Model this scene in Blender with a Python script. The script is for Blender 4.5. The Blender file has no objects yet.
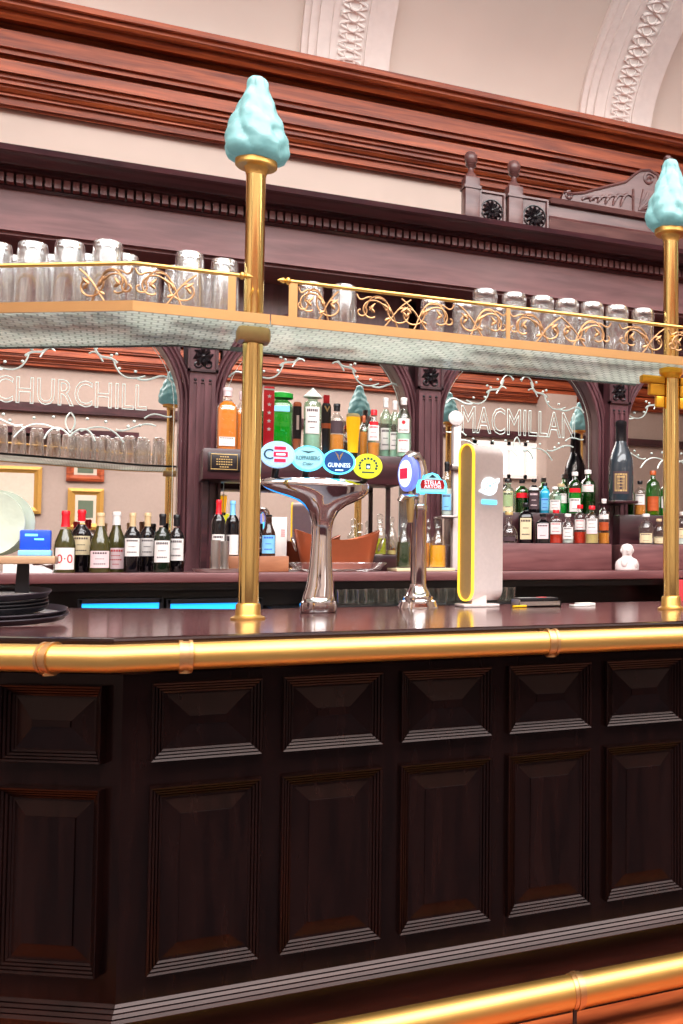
import bpy, bmesh, math, random
from math import sin, cos, pi, atan, atan2, sqrt, radians, tan
from mathutils import Vector, Matrix
random.seed(7)
SC = bpy.context.scene
COL = SC.collection
# ------------------------------------------------------------------ camera
EYE = 1.31
F, PX, PY, H0, VX = 1047.0, 660.0, 512.0, 562.0, 2680.0
pit = atan((H0-PY)/F)
al = pi/2 - atan((VX-PX)*cos(pit)/F)
FW = Vector((sin(al)*cos(pit), cos(al)*cos(pit), sin(pit)))
RT = Vector((cos(al), -sin(al), 0))
UP = RT.cross(FW)
cd = bpy.data.cameras.new('camera'); cam = bpy.data.objects.new('camera', cd); COL.objects.link(cam)
cam.matrix_world = Matrix(((RT.x, UP.x, -FW.x, 0), (RT.y, UP.y, -FW.y, 0), (RT.z, UP.z, -FW.z, EYE), (0, 0, 0, 1)))
cd.sensor_fit = 'VERTICAL'; cd.sensor_height = 36; cd.lens = 36*F/1024
cd.shift_x = (341.5-PX)/1024; cd.shift_y = (PY-512)/1024
cd.clip_start = .05; cd.clip_end = 100
SC.camera = cam
def ray(x, y): return FW*F + RT*(x-PX) - UP*(y-PY)
def at(x, y, Y):
    d = ray(x, y); p = d*(Y/d.y); return Vector((p.x, p.y, p.z+EYE))
def atz(x, y, z):
    d = ray(x, y); p = d*((z-EYE)/d.z); return Vector((p.x, p.y, p.z+EYE))
def on_plane(x, y, p0, n):
    d = ray(x, y); o = Vector((0, 0, EYE)); return o + d*((p0-o).dot(n)/d.dot(n))
def ppm(p):                      # metres per pixel at a point
    return (p-Vector((0, 0, EYE))).dot(FW)/F
# ------------------------------------------------------------------ materials
def lin(c): return c/12.92 if c <= .04045 else ((c+.055)/1.055)**2.4
def rgb(r, g, b): return (lin(r/255), lin(g/255), lin(b/255), 1)
MATS = {}
def mat(name, col, rough=.5, metal=0, trans=0, emis=None, estr=0, spec=.5, coat=0, ior=1.5, bump=0, bscale=60):
    m = bpy.data.materials.new(name); m.use_nodes = True
    nt = m.node_tree; b = nt.nodes['Principled BSDF']
    b.inputs['Base Color'].default_value = col
    b.inputs['Roughness'].default_value = rough; b.inputs['Metallic'].default_value = metal
    b.inputs['Transmission Weight'].default_value = trans; b.inputs['IOR'].default_value = ior
    b.inputs['Specular IOR Level'].default_value = spec; b.inputs['Coat Weight'].default_value = coat
    b.inputs['Coat Roughness'].default_value = .08
    if emis: b.inputs['Emission Color'].default_value = emis; b.inputs['Emission Strength'].default_value = estr
    # gentle procedural variation of tone
    tc = nt.nodes.new('ShaderNodeTexCoord'); nz = nt.nodes.new('ShaderNodeTexNoise')
    nz.inputs['Scale'].default_value = bscale; nt.links.new(tc.outputs['Object'], nz.inputs['Vector'])
    if trans == 0:
        hs = nt.nodes.new('ShaderNodeHueSaturation'); hs.inputs['Color'].default_value = col
        mr = nt.nodes.new('ShaderNodeMapRange'); mr.inputs['To Min'].default_value = .93; mr.inputs['To Max'].default_value = 1.07
        nt.links.new(nz.outputs['Fac'], mr.inputs['Value']); nt.links.new(mr.outputs['Result'], hs.inputs['Value'])
        nt.links.new(hs.outputs['Color'], b.inputs['Base Color'])
    if bump:
        bp = nt.nodes.new('ShaderNodeBump'); bp.inputs['Strength'].default_value = bump; bp.inputs['Distance'].default_value = .01
        nt.links.new(nz.outputs['Fac'], bp.inputs['Height']); nt.links.new(bp.outputs['Normal'], b.inputs['Normal'])
    MATS[name] = m
    return m
def wood(name, c1, c2, rough=.3, scale=(1, 9, 9), coat=.3, spec=.5, ns=3.0):
    m = bpy.data.materials.new(name); m.use_nodes = True
    nt = m.node_tree; b = nt.nodes['Principled BSDF']
    tc = nt.nodes.new('ShaderNodeTexCoord'); mp = nt.nodes.new('ShaderNodeMapping'); mp.inputs['Scale'].default_value = scale
    nz = nt.nodes.new('ShaderNodeTexNoise'); nz.inputs['Scale'].default_value = ns; nz.inputs['Detail'].default_value = 8; nz.inputs['Distortion'].default_value = .4
    cr = nt.nodes.new('ShaderNodeValToRGB'); cr.color_ramp.elements[0].color = c1; cr.color_ramp.elements[1].color = c2
    cr.color_ramp.elements[0].position = .33; cr.color_ramp.elements[1].position = .68
    nt.links.new(tc.outputs['Object'], mp.inputs['Vector']); nt.links.new(mp.outputs['Vector'], nz.inputs['Vector'])
    nt.links.new(nz.outputs['Fac'], cr.inputs['Fac']); nt.links.new(cr.outputs['Color'], b.inputs['Base Color'])
    b.inputs['Roughness'].default_value = rough; b.inputs['Coat Weight'].default_value = coat; b.inputs['Coat Roughness'].default_value = .12
    b.inputs['Specular IOR Level'].default_value = spec
    MATS[name] = m
    return m
def thin_glass(name, tint, gl=(1, 1, 1, 1), base=.05, edge=.75, rough=.03, haze=0, real=0):
    m = bpy.data.materials.new(name); m.use_nodes = True
    nt = m.node_tree; nt.nodes.clear()
    o = nt.nodes.new('ShaderNodeOutputMaterial'); mx = nt.nodes.new('ShaderNodeMixShader')
    tr = nt.nodes.new('ShaderNodeBsdfTransparent'); tr.inputs['Color'].default_value = tint
    g = nt.nodes.new('ShaderNodeBsdfGlossy'); g.inputs['Color'].default_value = gl; g.inputs['Roughness'].default_value = rough
    lw = nt.nodes.new('ShaderNodeLayerWeight'); lw.inputs['Blend'].default_value = .35
    mr = nt.nodes.new('ShaderNodeMapRange'); mr.inputs['To Min'].default_value = base; mr.inputs['To Max'].default_value = edge
    nt.links.new(lw.outputs['Facing'], mr.inputs['Value']); nt.links.new(mr.outputs['Result'], mx.inputs['Fac'])
    nt.links.new(tr.outputs[0], mx.inputs[1]); nt.links.new(g.outputs[0], mx.inputs[2]); nt.links.new(mx.outputs[0], o.inputs['Surface'])
    if real:                                   # partly true refraction
        gl_ = nt.nodes.new('ShaderNodeBsdfGlass'); gl_.inputs['IOR'].default_value = 1.45; gl_.inputs['Roughness'].default_value = .02; m4 = nt.nodes.new('ShaderNodeMixShader'); m4.inputs[0].default_value = real
        nt.links.new(mx.outputs[0], m4.inputs[1]); nt.links.new(gl_.outputs[0], m4.inputs[2]); mx = m4
    if haze:                                   # painted haze: white diffuse mixed in to brighten the bar glasses
        df = nt.nodes.new('ShaderNodeBsdfDiffuse'); df.inputs['Color'].default_value = (.9, .92, .92, 1); m3 = nt.nodes.new('ShaderNodeMixShader'); m3.inputs[0].default_value = haze
        nt.links.new(mx.outputs[0], m3.inputs[1]); nt.links.new(df.outputs[0], m3.inputs[2]); nt.links.new(m3.outputs[0], o.inputs['Surface'])
    MATS[name] = m
    return m
M_bar = wood('dark_bar_wood', rgb(10, 3, 3), rgb(25, 10, 8), .24, (9, 9, 1), .0, .19)
M_barh = wood('dark_bar_wood_horizontal', rgb(15, 6, 5), rgb(32, 14, 12), .22, (1, 9, 9), .0, .36)
for m_ in (M_bar, M_barh): m_.node_tree.nodes['Principled BSDF'].inputs['Specular Tint'].default_value = (1, .78, .74, 1)
M_top = wood('polished_counter_wood', rgb(60, 33, 33), rgb(92, 58, 57), .13, (1, 7, 7), .12, .36)
M_back = wood('mahogany_mauve', rgb(104, 60, 62), rgb(132, 84, 84), .42, (1, 8, 8), .08)
M_backv = wood('mahogany_mauve_upright', rgb(78, 44, 50), rgb(108, 66, 72), .3, (8, 8, 1), .3)
M_backd = wood('mahogany_dark', rgb(46, 21, 27), rgb(74, 37, 42), .32, (1, 8, 8), .2)
M_crest = wood('crest_mahogany', rgb(80, 46, 46), rgb(110, 72, 68), .35, (1, 8, 8), .2)
M_black = wood('black_cabinet_wood', rgb(16, 12, 16), rgb(30, 22, 26), .3, (1, 8, 8), .2)
M_red = wood('red_cedar_cornice', rgb(116, 42, 18), rgb(190, 92, 48), .45, (.7, 10, 10), .05)
M_step = wood('orange_step_wood', rgb(172, 68, 28), rgb(206, 98, 44), .35, (1, 7, 7), .3)
M_box = wood('light_crate_wood', rgb(150, 92, 62), rgb(182, 120, 84), .5, (1, 8, 8), 0)
M_board = wood('pale_board_wood', rgb(170, 128, 96), rgb(200, 160, 126), .45, (1, 8, 8), 0)
M_brass = mat('polished_brass', rgb(218, 172, 98), .42, 1, bscale=9)
M_scroll = mat('aged_brass', rgb(176, 134, 96), .45, 1, bscale=14)
M_post = mat('mirror_brass', rgb(246, 216, 138), .13, 1, bscale=4)
M_brassd = mat('worn_brass', rgb(206, 160, 108), .42, 1, bscale=14)
M_chrome = mat('chrome', rgb(225, 222, 222), .06, 1, bscale=8)
M_steel = mat('brushed_steel', rgb(205, 200, 196), .3, 1, bscale=90)
M_mirror = mat('mirror_silver', rgb(238, 232, 228), .0, 1)
M_wall = mat('pink_plaster', rgb(226, 206, 194), .8, bscale=3, bump=.03)
M_vault = mat('cream_vault_plaster', rgb(230, 221, 212), .85, bscale=2)
M_white = mat('white_plaster', rgb(244, 238, 234), .7, bscale=20)
M_wallf = mat('rose_plaster', rgb(168, 148, 137), .8, bscale=3)
M_floor = wood('orange_board_floor', rgb(150, 62, 30), rgb(190, 96, 50), .4, (1, 9, 1), .2)
M_etch = mat('etched_silver', rgb(225, 238, 230), .35, .3, bscale=120)
M_flame = mat('frosted_flame_glass', rgb(104, 146, 146), .4, 0, 0, rgb(150, 226, 226), .09, coat=.1, bump=.5, bscale=20)
M_glass = thin_glass('clear_glass', (.97, .98, .98, 1), base=.07, edge=.95, rough=.06, haze=.02, real=.14)
M_gbase = mat('thick_glass_base', (1, 1, 1, 1), .02, 0, 1, ior=1.45)
M_paper = mat('white_paper', rgb(238, 230, 226), .7, bscale=30)
M_pink = mat('pale_pink_label', rgb(236, 208, 210), .7)
M_cream = mat('cream_label', rgb(228, 208, 168), .7)
M_ink = mat('dark_ink', rgb(70, 50, 56), .7)
M_inkred = mat('red_ink', rgb(200, 40, 50), .6)
M_redcap = mat('red_foil', rgb(232, 22, 40), .35)
M_creamcap = mat('cream_foil', rgb(216, 184, 140), .45)
M_blackp = mat('black_plastic', rgb(18, 17, 22), .32, bscale=40)
M_traym = mat('grey_black_tray', rgb(52, 46, 54), .3, bscale=40)
M_blue = mat('blue_printed_tin', rgb(36, 82, 214), .35)
M_cyan = mat('cyan_print', rgb(130, 200, 250), .4)
M_white_g = mat('glossy_white', rgb(240, 226, 222), .3, coat=.3)
M_copper = mat('copper_brown_metal', rgb(198, 106, 70), .35, .55, bscale=30)
M_gold = mat('gold_panel', rgb(206, 172, 112), .5, .3)
M_yellowlit = mat('yellow_lit_rim', rgb(255, 214, 80), .4, emis=rgb(255, 204, 50), estr=.6)
M_bluelit = mat('blue_lit_glass', rgb(40, 160, 250), .2, emis=rgb(30, 150, 255), estr=.9)
M_cyanlit = mat('cyan_lit_rim', rgb(120, 225, 255), .4, emis=rgb(90, 215, 255), estr=1.0)
M_violet = mat('violet_lit_rim', rgb(150, 165, 240), .35, emis=rgb(120, 140, 245), estr=.4)
M_whitelit = mat('white_lit_face', rgb(235, 248, 255), .4, emis=rgb(225, 245, 255), estr=.8)
M_palelit = mat('pale_blue_lit_face', rgb(190, 225, 250), .4, emis=rgb(170, 215, 250), estr=.45)
M_teallit = mat('teal_lit_face', rgb(176, 228, 236), .4, emis=rgb(150, 222, 236), estr=.4)
M_navylit = mat('navy_lit_face', rgb(24, 66, 120), .4, emis=rgb(20, 80, 150), estr=.4)
M_limelit = mat('lime_lit_face', rgb(226, 226, 60), .4, emis=rgb(225, 225, 50), estr=.5)
M_redlit = mat('red_lit_print', rgb(226, 40, 80), .4, emis=rgb(226, 40, 80), estr=.4)
M_tealp = mat('teal_print', rgb(18, 84, 104), .5)
M_green = mat('green_plastic', rgb(16, 150, 40), .3)
M_beer = mat('beer_yellow', rgb(255, 196, 24), .4, coat=.5)
M_beerglow = mat('glow_painted_beer_plastic', rgb(255, 196, 24), .35, emis=rgb(255, 180, 20), estr=.35)  # glow added to brighten the handle, as if lit from inside
M_foam = mat('beer_foam', rgb(244, 226, 170), .7)
M_amberlit = mat('amber_light_painted_brass', rgb(255, 186, 50), .3, .5)  # yellow light on the brass painted into its base colour
M_lamp = mat('lit_lamp_glass', rgb(255, 244, 230), .5, emis=rgb(255, 240, 222), estr=6)
M_window = mat('daylight_window', rgb(255, 255, 255), .5, emis=rgb(255, 250, 246), estr=.75)
M_bust = mat('white_bisque', rgb(232, 220, 216), .6, bscale=40)
M_picture = mat('faded_print', rgb(206, 190, 172), .7, bscale=12)
M_greenpic = mat('green_print', rgb(92, 104, 84), .7, bscale=25)
M_giltf = mat('gilt_frame', rgb(196, 148, 72), .4, .4)
M_plate = mat('pale_green_plate', rgb(196, 206, 188), .35, coat=.4, bump=.25, bscale=26)
def bottle_glass(name, col, rough=.02): return thin_glass(name, col, base=.07, edge=.55, rough=rough)
G_clear = bottle_glass('clear_bottle_glass', (.94, .97, .96, 1))
G_green = bottle_glass('green_bottle_glass', rgb(140, 226, 150))
G_dgreen = mat('dark_green_wine_glass', rgb(18, 30, 18), .06, coat=.5)
G_olive = mat('olive_wine_glass', rgb(66, 62, 26), .08, coat=.5)
G_black = mat('black_wine_glass', rgb(14, 10, 14), .06, coat=.5)
G_brown = mat('brown_beer_glass', rgb(50, 24, 16), .08, coat=.5)
G_teal = mat('smoky_blue_glass', rgb(52, 62, 70), .08, coat=.6)
G_blue = mat('sapphire_glass', rgb(40, 176, 220), .08, coat=.5)
G_mint = bottle_glass('mint_bottle_glass', rgb(222, 248, 234))
def liquid(name, c): return mat(name, c, .12, coat=.5)
L_orange = liquid('orange_spirit', rgb(255, 138, 48)); L_red = liquid('red_spirit', rgb(232, 62, 40)); L_amber = liquid('amber_spirit', rgb(228, 140, 50))
L_green = liquid('green_spirit', rgb(40, 176, 76)); L_olive = liquid('olive_spirit', rgb(178, 178, 52)); L_dgreen = liquid('dark_green_spirit', rgb(38, 58, 30))
L_dark = liquid('dark_spirit', rgb(44, 16, 22)); L_pale = liquid('pale_spirit', rgb(222, 232, 224)); L_straw = liquid('straw_spirit', rgb(216, 190, 120)); L_yel = liquid('yellow_orange_spirit', rgb(255, 172, 36))
# ------------------------------------------------------------------ mesh builder
class MB:
    def __init__(s): s.v = []; s.f = []
    def add(s, vs, fs, M=None):
        n = len(s.v)
        s.v += [(M @ Vector(p)) if M is not None else Vector(p) for p in vs]
        s.f += [tuple(i+n for i in f) for f in fs]
        return s
    def box(s, c, d, M=None, bev=0):
        c = Vector(c); hx, hy, hz = d[0]/2, d[1]/2, d[2]/2
        if not bev:
            vs = [c+Vector((x*hx, y*hy, z*hz)) for x in (-1, 1) for y in (-1, 1) for z in (-1, 1)]
            return s.add(vs, [(0, 1, 3, 2), (4, 6, 7, 5), (0, 4, 5, 1), (2, 3, 7, 6), (0, 2, 6, 4), (1, 5, 7, 3)], M)
        bm = bmesh.new(); bmesh.ops.create_cube(bm, size=1)
        for v in bm.verts: v.co = Vector((v.co.x*d[0], v.co.y*d[1], v.co.z*d[2])) + c
        bmesh.ops.bevel(bm, geom=bm.edges[:], offset=bev, segments=2, affect='EDGES', profile=.5)
        bm.verts.index_update()
        s.add([v.co.copy() for v in bm.verts], [[v.index for v in f.verts] for f in bm.faces], M); bm.free()
        return s
    def box2(s, a, b, M=None, bev=0):
        a = Vector(a); b = Vector(b)
        return s.box((a+b)/2, [abs(b[i]-a[i]) for i in range(3)], M, bev)
    def lathe(s, prof, c=(0, 0, 0), seg=24, M=None, sx=1, sy=1, ex=2, cap=True, fn=None):
        vs = []; fs = []; c = Vector(c)
        for k, (r, z) in enumerate(prof):
            for i in range(seg):
                a = 2*pi*i/seg; ca, sa = cos(a), sin(a)
                q = 1 if ex == 2 else (abs(ca)**ex+abs(sa)**ex)**(-1/ex)
                if fn: q *= fn(a, k/(len(prof)-1))
                vs.append(c+Vector((r*q*ca*sx, r*q*sa*sy, z)))
        for j in range(len(prof)-1):
            for i in range(seg):
                a, b = j*seg+i, j*seg+(i+1) % seg
                fs.append((a, b, b+seg, a+seg))
        if cap:
            fs.append(tuple(range(seg-1, -1, -1))); n = (len(prof)-1)*seg; fs.append(tuple(range(n, n+seg)))
        return s.add(vs, fs, M)
    def tube(s, pts, r, seg=8, M=None, closed=False, taper=None):
        pts = [Vector(p) for p in pts]; n = len(pts); vs = []; fs = []
        up = Vector((.123, .456, .88)).normalized(); prev = None
        for i, p in enumerate(pts):
            a = pts[(i-1) % n] if (closed or i > 0) else p; b = pts[(i+1) % n] if (closed or i < n-1) else p
            t = (b-a).normalized()
            if prev is None: x = t.cross(up).normalized()
            else: x = (prev-t*prev.dot(t)).normalized()
            prev = x; y = t.cross(x); rr = r*(taper[i] if taper else 1)
            for k in range(seg):
                an = 2*pi*k/seg; vs.append(p+x*(rr*cos(an))+y*(rr*sin(an)))
        m = n if closed else n-1
        for j in range(m):
            for k in range(seg):
                a = j*seg+k; b = j*seg+(k+1) % seg; q = ((j+1) % n)*seg
                fs.append((a, b, q+(k+1) % seg, q+k))
        if not closed:
            fs.append(tuple(range(seg-1, -1, -1))); fs.append(tuple(range((n-1)*seg, n*seg)))
        return s.add(vs, fs, M)
    def prism(s, poly, h0, h1, M=None):
        """poly in local xy, extruded along local z from h0 to h1"""
        n = len(poly)
        vs = [(p[0], p[1], h0) for p in poly]+[(p[0], p[1], h1) for p in poly]
        fs = [tuple(range(n-1, -1, -1)), tuple(range(n, 2*n))]+[(i, (i+1) % n, n+(i+1) % n, n+i) for i in range(n)]
        return s.add(vs, fs, M)
    def sphere(s, c, r, M=None, seg=14, sx=1, sy=1, sz=1):
        k = 9
        prof = [(max(r*sin(pi*i/k), 1e-4), -r*cos(pi*i/k)*sz) for i in range(k+1)]
        return s.lathe(prof, c, seg, M, sx, sy)
    def extrude_profile(s, prof, x0, x1):
        """closed profile [(Y,z)] extruded along world X"""
        n = len(prof)
        vs = [(x0, p[0], p[1]) for p in prof]+[(x1, p[0], p[1]) for p in prof]
        fs = [tuple(range(n)), tuple(range(2*n-1, n-1, -1))]+[(i, n+i, n+(i+1) % n, (i+1) % n) for i in range(n)]
        return s.add(vs, fs)
    def sweep(s, prof, path):
        """closed profile [(outward d, z)] swept along a horizontal polyline with mitred corners"""
        n = len(prof); rows = []
        for d, z in prof: rows.append([(p[0], p[1], z) for p in offset(path, d)])
        m = len(path); vs = []; fs = []
        for j in range(m):
            for i in range(n): vs.append(rows[i][j])
        for j in range(m-1):
            for i in range(n):
                a, b = j*n+i, j*n+(i+1) % n
                fs.append((a, b, b+n, a+n))
        fs.append(tuple(range(n-1, -1, -1))); fs.append(tuple(range((m-1)*n, m*n)))
        return s.add(vs, fs)
    def rings(s, w, h, rs, M):
        """stepped rectangular relief: rs = [(inset, height)]"""
        vs = []; fs = []
        for i, z in rs:
            a, b = w/2-i, h/2-i
            vs += [(-a, -b, z), (a, -b, z), (a, b, z), (-a, b, z)]
        for j in range(len(rs)-1):
            for k in range(4):
                a, b = j*4+k, j*4+(k+1) % 4
                fs.append((a, b, b+4, a+4))
        n = (len(rs)-1)*4; fs.append((n, n+1, n+2, n+3))
        return s.add(vs, fs, M)
def offset(path, d):
    out = []; P = [Vector(p[:2]) for p in path]
    for i, p in enumerate(P):
        ns = []
        if i > 0: t = (P[i]-P[i-1]).normalized(); ns.append(Vector((t.y, -t.x)))
        if i < len(P)-1: t = (P[i+1]-P[i]).normalized(); ns.append(Vector((t.y, -t.x)))
        if len(ns) == 2:
            n = (ns[0]+ns[1]).normalized(); out.append(p+n*(d/n.dot(ns[0])))
        else: out.append(p+ns[0]*d)
    return out
OFF = {}
def mesh(name, mb, m, parent=None, smooth=True, ang=38):
    o0 = OFF.get(parent.name, Vector()) if parent else Vector()
    bm = bmesh.new(); vs = [bm.verts.new(v-o0) for v in mb.v]
    for f in mb.f:
        try: bm.faces.new([vs[i] for i in f])
        except ValueError: pass
    bmesh.ops.remove_doubles(bm, verts=bm.verts, dist=1e-6)
    bmesh.ops.recalc_face_normals(bm, faces=bm.faces)
    if smooth:
        for f in bm.faces: f.smooth = True
        lim = radians(ang)
        for e in bm.edges: e.smooth = len(e.link_faces) == 2 and e.calc_face_angle(0) < lim
    me = bpy.data.meshes.new(name); bm.to_mesh(me); bm.free()
    me.materials.append(m)
    o = bpy.data.objects.new(name, me); COL.objects.link(o)
    if parent: o.parent = parent; OFF[o.name] = o0
    return o
def part(name, mb, m, parent, label=None, **k):
    o = mesh(name, mb, m, parent, **k)
    if label: o['label'] = label
    return o
def tag(o, label, cat, group=None):
    o['label'] = label; o['category'] = cat
    if group: o['group'] = group
    return o
def thing(name, label, cat, loc=(0, 0, 0), group=None, local=False):
    o = bpy.data.objects.new(name, None); COL.objects.link(o); o.empty_display_size = .05
    o.location = loc; tag(o, label, cat, group)
    OFF[o.name] = Vector() if local else Vector(loc)
    return o
def struct(name, mb, m, **k):
    o = mesh(name, mb, m, **k); o['kind'] = 'structure'; return o
def copy_tree(o, parent=None):
    c = o.copy(); COL.objects.link(c)
    if parent: c.parent = parent
    for ch in list(o.children): copy_tree(ch, c)
    return c
def frame(loc, yaw=0, tilt=0):
    r = Vector((cos(yaw), sin(yaw), 0)); n = Vector((sin(yaw), -cos(yaw), 0)); u = Vector((0, 0, 1))
    if tilt: u, n = u*cos(tilt)-n*sin(tilt), n*cos(tilt)+u*sin(tilt)
    return Matrix(((r.x, u.x, n.x, loc[0]), (r.y, u.y, n.y, loc[1]), (r.z, u.z, n.z, loc[2]), (0, 0, 0, 1)))
def face_yaw(p): return -atan2(p[0], p[1])
def text(body, height=None, width=None, outline=0, depth=.001, shear=0):
    cu = bpy.data.curves.new('t', 'FONT'); cu.body = body; cu.align_x = 'CENTER'; cu.align_y = 'CENTER'; cu.size = 1; cu.shear = shear
    cu.resolution_u = 3
    if outline: cu.fill_mode = 'NONE'; cu.bevel_depth = outline; cu.bevel_resolution = 1; cu.extrude = 0
    else: cu.extrude = .01
    ob = bpy.data.objects.new('t', cu); COL.objects.link(ob)
    dg = bpy.context.evaluated_depsgraph_get(); dg.update()
    me = bpy.data.meshes.new_from_object(ob.evaluated_get(dg))
    vs = [v.co.copy() for v in me.vertices]; fs = [tuple(p.vertices) for p in me.polygons]
    bpy.data.objects.remove(ob); bpy.data.curves.remove(cu); bpy.data.meshes.remove(me)
    x0 = min(v.x for v in vs); x1 = max(v.x for v in vs); y0 = min(v.y for v in vs); y1 = max(v.y for v in vs)
    kx = width/(x1-x0) if width else None; ky = height/(y1-y0) if height else None
    kx = kx or ky; ky = ky or kx
    zm = max(abs(v.z) for v in vs) or 1
    return [((v.x-(x0+x1)/2)*kx, (v.y-(y0+y1)/2)*ky, v.z/zm*depth) for v in vs], fs
def arc_wrap(vs, r): return [(r*sin(x/r), -(r+z)*cos(x/r), y) for x, y, z in vs]
def spiral(cx, cy, r0, r1, a0, a1, n=14):
    return [(cx+(r0+(r1-r0)*i/(n-1))*cos(a0+(a1-a0)*i/(n-1)), cy+(r0+(r1-r0)*i/(n-1))*sin(a0+(a1-a0)*i/(n-1)), 0) for i in range(n)]
def bez(p0, p1, p2, p3, n=10):
    o = []
    for i in range(n+1):
        t = i/n; u = 1-t
        o.append(tuple(u**3*a+3*u*u*t*b+3*u*t*t*c+t**3*d for a, b, c, d in zip(p0, p1, p2, p3)))
    return o
ORD = ['first', 'second', 'third', 'fourth', 'fifth', 'sixth', 'seventh', 'eighth', 'ninth', 'tenth', 'eleventh', 'twelfth']

# ================================================================== SETTING
YW, YO, XL, XR = 7.1, -3.4, -6.0, 9.0
YM = 6.5                                   # mirror plane
def atm(x, y, Y): # point seen in the mirrors at pixel (x,y) that really stands at depth Y
    p = at(x, y, 2*YM-Y); p.y = Y; return p
zs = at(0, -12, 6.55).z                    # top of the wooden wall cornice
struct('floor', MB().box2((XL, YO, -.06), (XR, YW, 0)), M_floor)
struct('wall_back', MB().box2((XL, YW, 0), (XR, YW+.12, zs+.2)), M_wall)
struct('wall_front', MB().box2((XL, YO-.12, 0), (XR, YO, zs+.2)), M_wallf)
def end_wall(x):
    pts = [(YO, 0), (YW, 0)]; pts += vault_pts()
    return pts
VC, VA, VB = (YW+YO)/2, (YW-YO)/2, 1.5
def vault_pts(off=0, n=40): return [(VC+(VA-off)*cos(pi*i/n), zs+.1+(VB-off)*sin(pi*i/n)) for i in range(n+1)]
for nm, x in (('wall_left', XL), ('wall_right', XR)):
    mb = MB(); pr = [(YO, 0), (YW, 0)]+vault_pts()
    mb.extrude_profile(pr, x-.1 if x < 0 else x, x if x < 0 else x+.1); struct(nm, mb, M_wallf)
mb = MB(); a = vault_pts(); b = vault_pts(-.1)
n = len(a); vs = [(x, p[0], p[1]) for x in (XL, XR) for p in a+b]; N = 2*n
fs = [(i, i+1, N+i+1, N+i) for i in range(n-1)]+[(n+i, N+n+i, N+n+i+1, n+i+1) for i in range(n-1)]
fs += [(i, n+i, n+i+1, i+1) for i in range(n-1)]+[(N+i, N+i+1, N+n+i+1, N+n+i) for i in range(n-1)]
struct('ceiling', mb.add(vs, fs), M_vault)
# wooden wall cornice (profile read down the left edge of the picture)
def cornice_prof(Yb, sgn=1):
    rows = [(0, 107), (-.05, 107), (-.055, 104), (-.085, 103), (-.09, 95), (-.12, 94), (-.12, 91), (-.14, 90), (-.16, 86), (-.16, 83), (-.19, 82), (-.19, 78), (-.215, 76), (-.215, 71),
            (-.25, 70), (-.25, 58), (-.20, 57), (-.20, 54), (-.27, 52), (-.27, 47), (-.30, 45), (-.30, 28), (-.22, 27), (-.22, 22), (-.38, 17), (-.40, 12), (-.40, 8), (-.46, 5), (-.48, 1), (-.48, -3), (-.52, -6), (-.52, -12), (0, -12)]
    return [(Yb+sgn*d, at(0, y, YW+d).z) for d, y in rows]
struct('trim_1', MB().extrude_profile(cornice_prof(YW), XL, XR), M_red, smooth=False)
struct('trim_2', MB().extrude_profile(cornice_prof(YO, -1), XL, XR), M_red, smooth=False)
# plaster vault ribs with interlaced bands
def rib(name, x0, x1):
    w = x1-x0
    secs = [(0, 0), (0, .05), (.07*w, .05), (.07*w, .08), (.16*w, .08), (.16*w, .11), (.30*w, .11), (.30*w, .125), (.36*w, .125), (.36*w, .10), (.70*w, .10), (.70*w, .125), (.76*w, .125), (.76*w, .11), (w, .11), (w, 0)]
    mb = MB(); na = 48; n = len(secs); vs = []; fs = []
    for i in range(na+1):
        a = pi*i/na
        for dx, d in secs: vs.append((x0+dx, VC+(VA-d)*cos(a), zs+.1+(VB-d)*sin(a)))
    for i in range(na):
        for k in range(n-1): fs.append((i*n+k, i*n+k+1, (i+1)*n+k+1, (i+1)*n+k))
    o = struct(name, mb.add(vs, fs), M_white)
    g = MB(); cx = x0+.53*w; A = .135*w
    for ph in (0, pi):
        pts = []
        for i in range(150):
            a = .02+i*.0072; s = i*.0072*4.6; d = .105+.006*cos(s*19*2+ph)
            pts.append((cx+A*sin(s*19+ph), VC+(VA-d)*cos(a), zs+.1+(VB-d)*sin(a)))
        g.tube(pts, .011, 6)
    for k in range(28):
        a = .02+(k+.5)*pi/19/4.6; pts = []
        for j in range(10):
            t = 2*pi*j/10; pts.append((cx+.035*cos(t), VC+(VA-.105)*cos(a)+.035*sin(t)*(-sin(a)), zs+.1+(VB-.105)*sin(a)+.035*sin(t)*cos(a)))
        g.tube(pts, .008, 5, closed=True)
    p = part('interlaced_relief', g, M_white, o)
RIBW = .56
for i, xx in enumerate((-.98, 1.0, 2.98, 4.96)): rib('trim_%d' % (i+3), xx, xx+RIBW)
# dado, picture rail and light band on the opposite wall, seen only in the mirrors
zb = atm(0, 401, YO).z
struct('trim_7', MB().box2((XL, YO, zb-.12), (XR, YO+.07, zb)), M_backd)
struct('trim_8', MB().box2((XL, YO, 0), (XR, YO+.04, 1.05)).box2((XL, YO, 1.05), (XR, YO+.07, 1.12)), M_backd)
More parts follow.
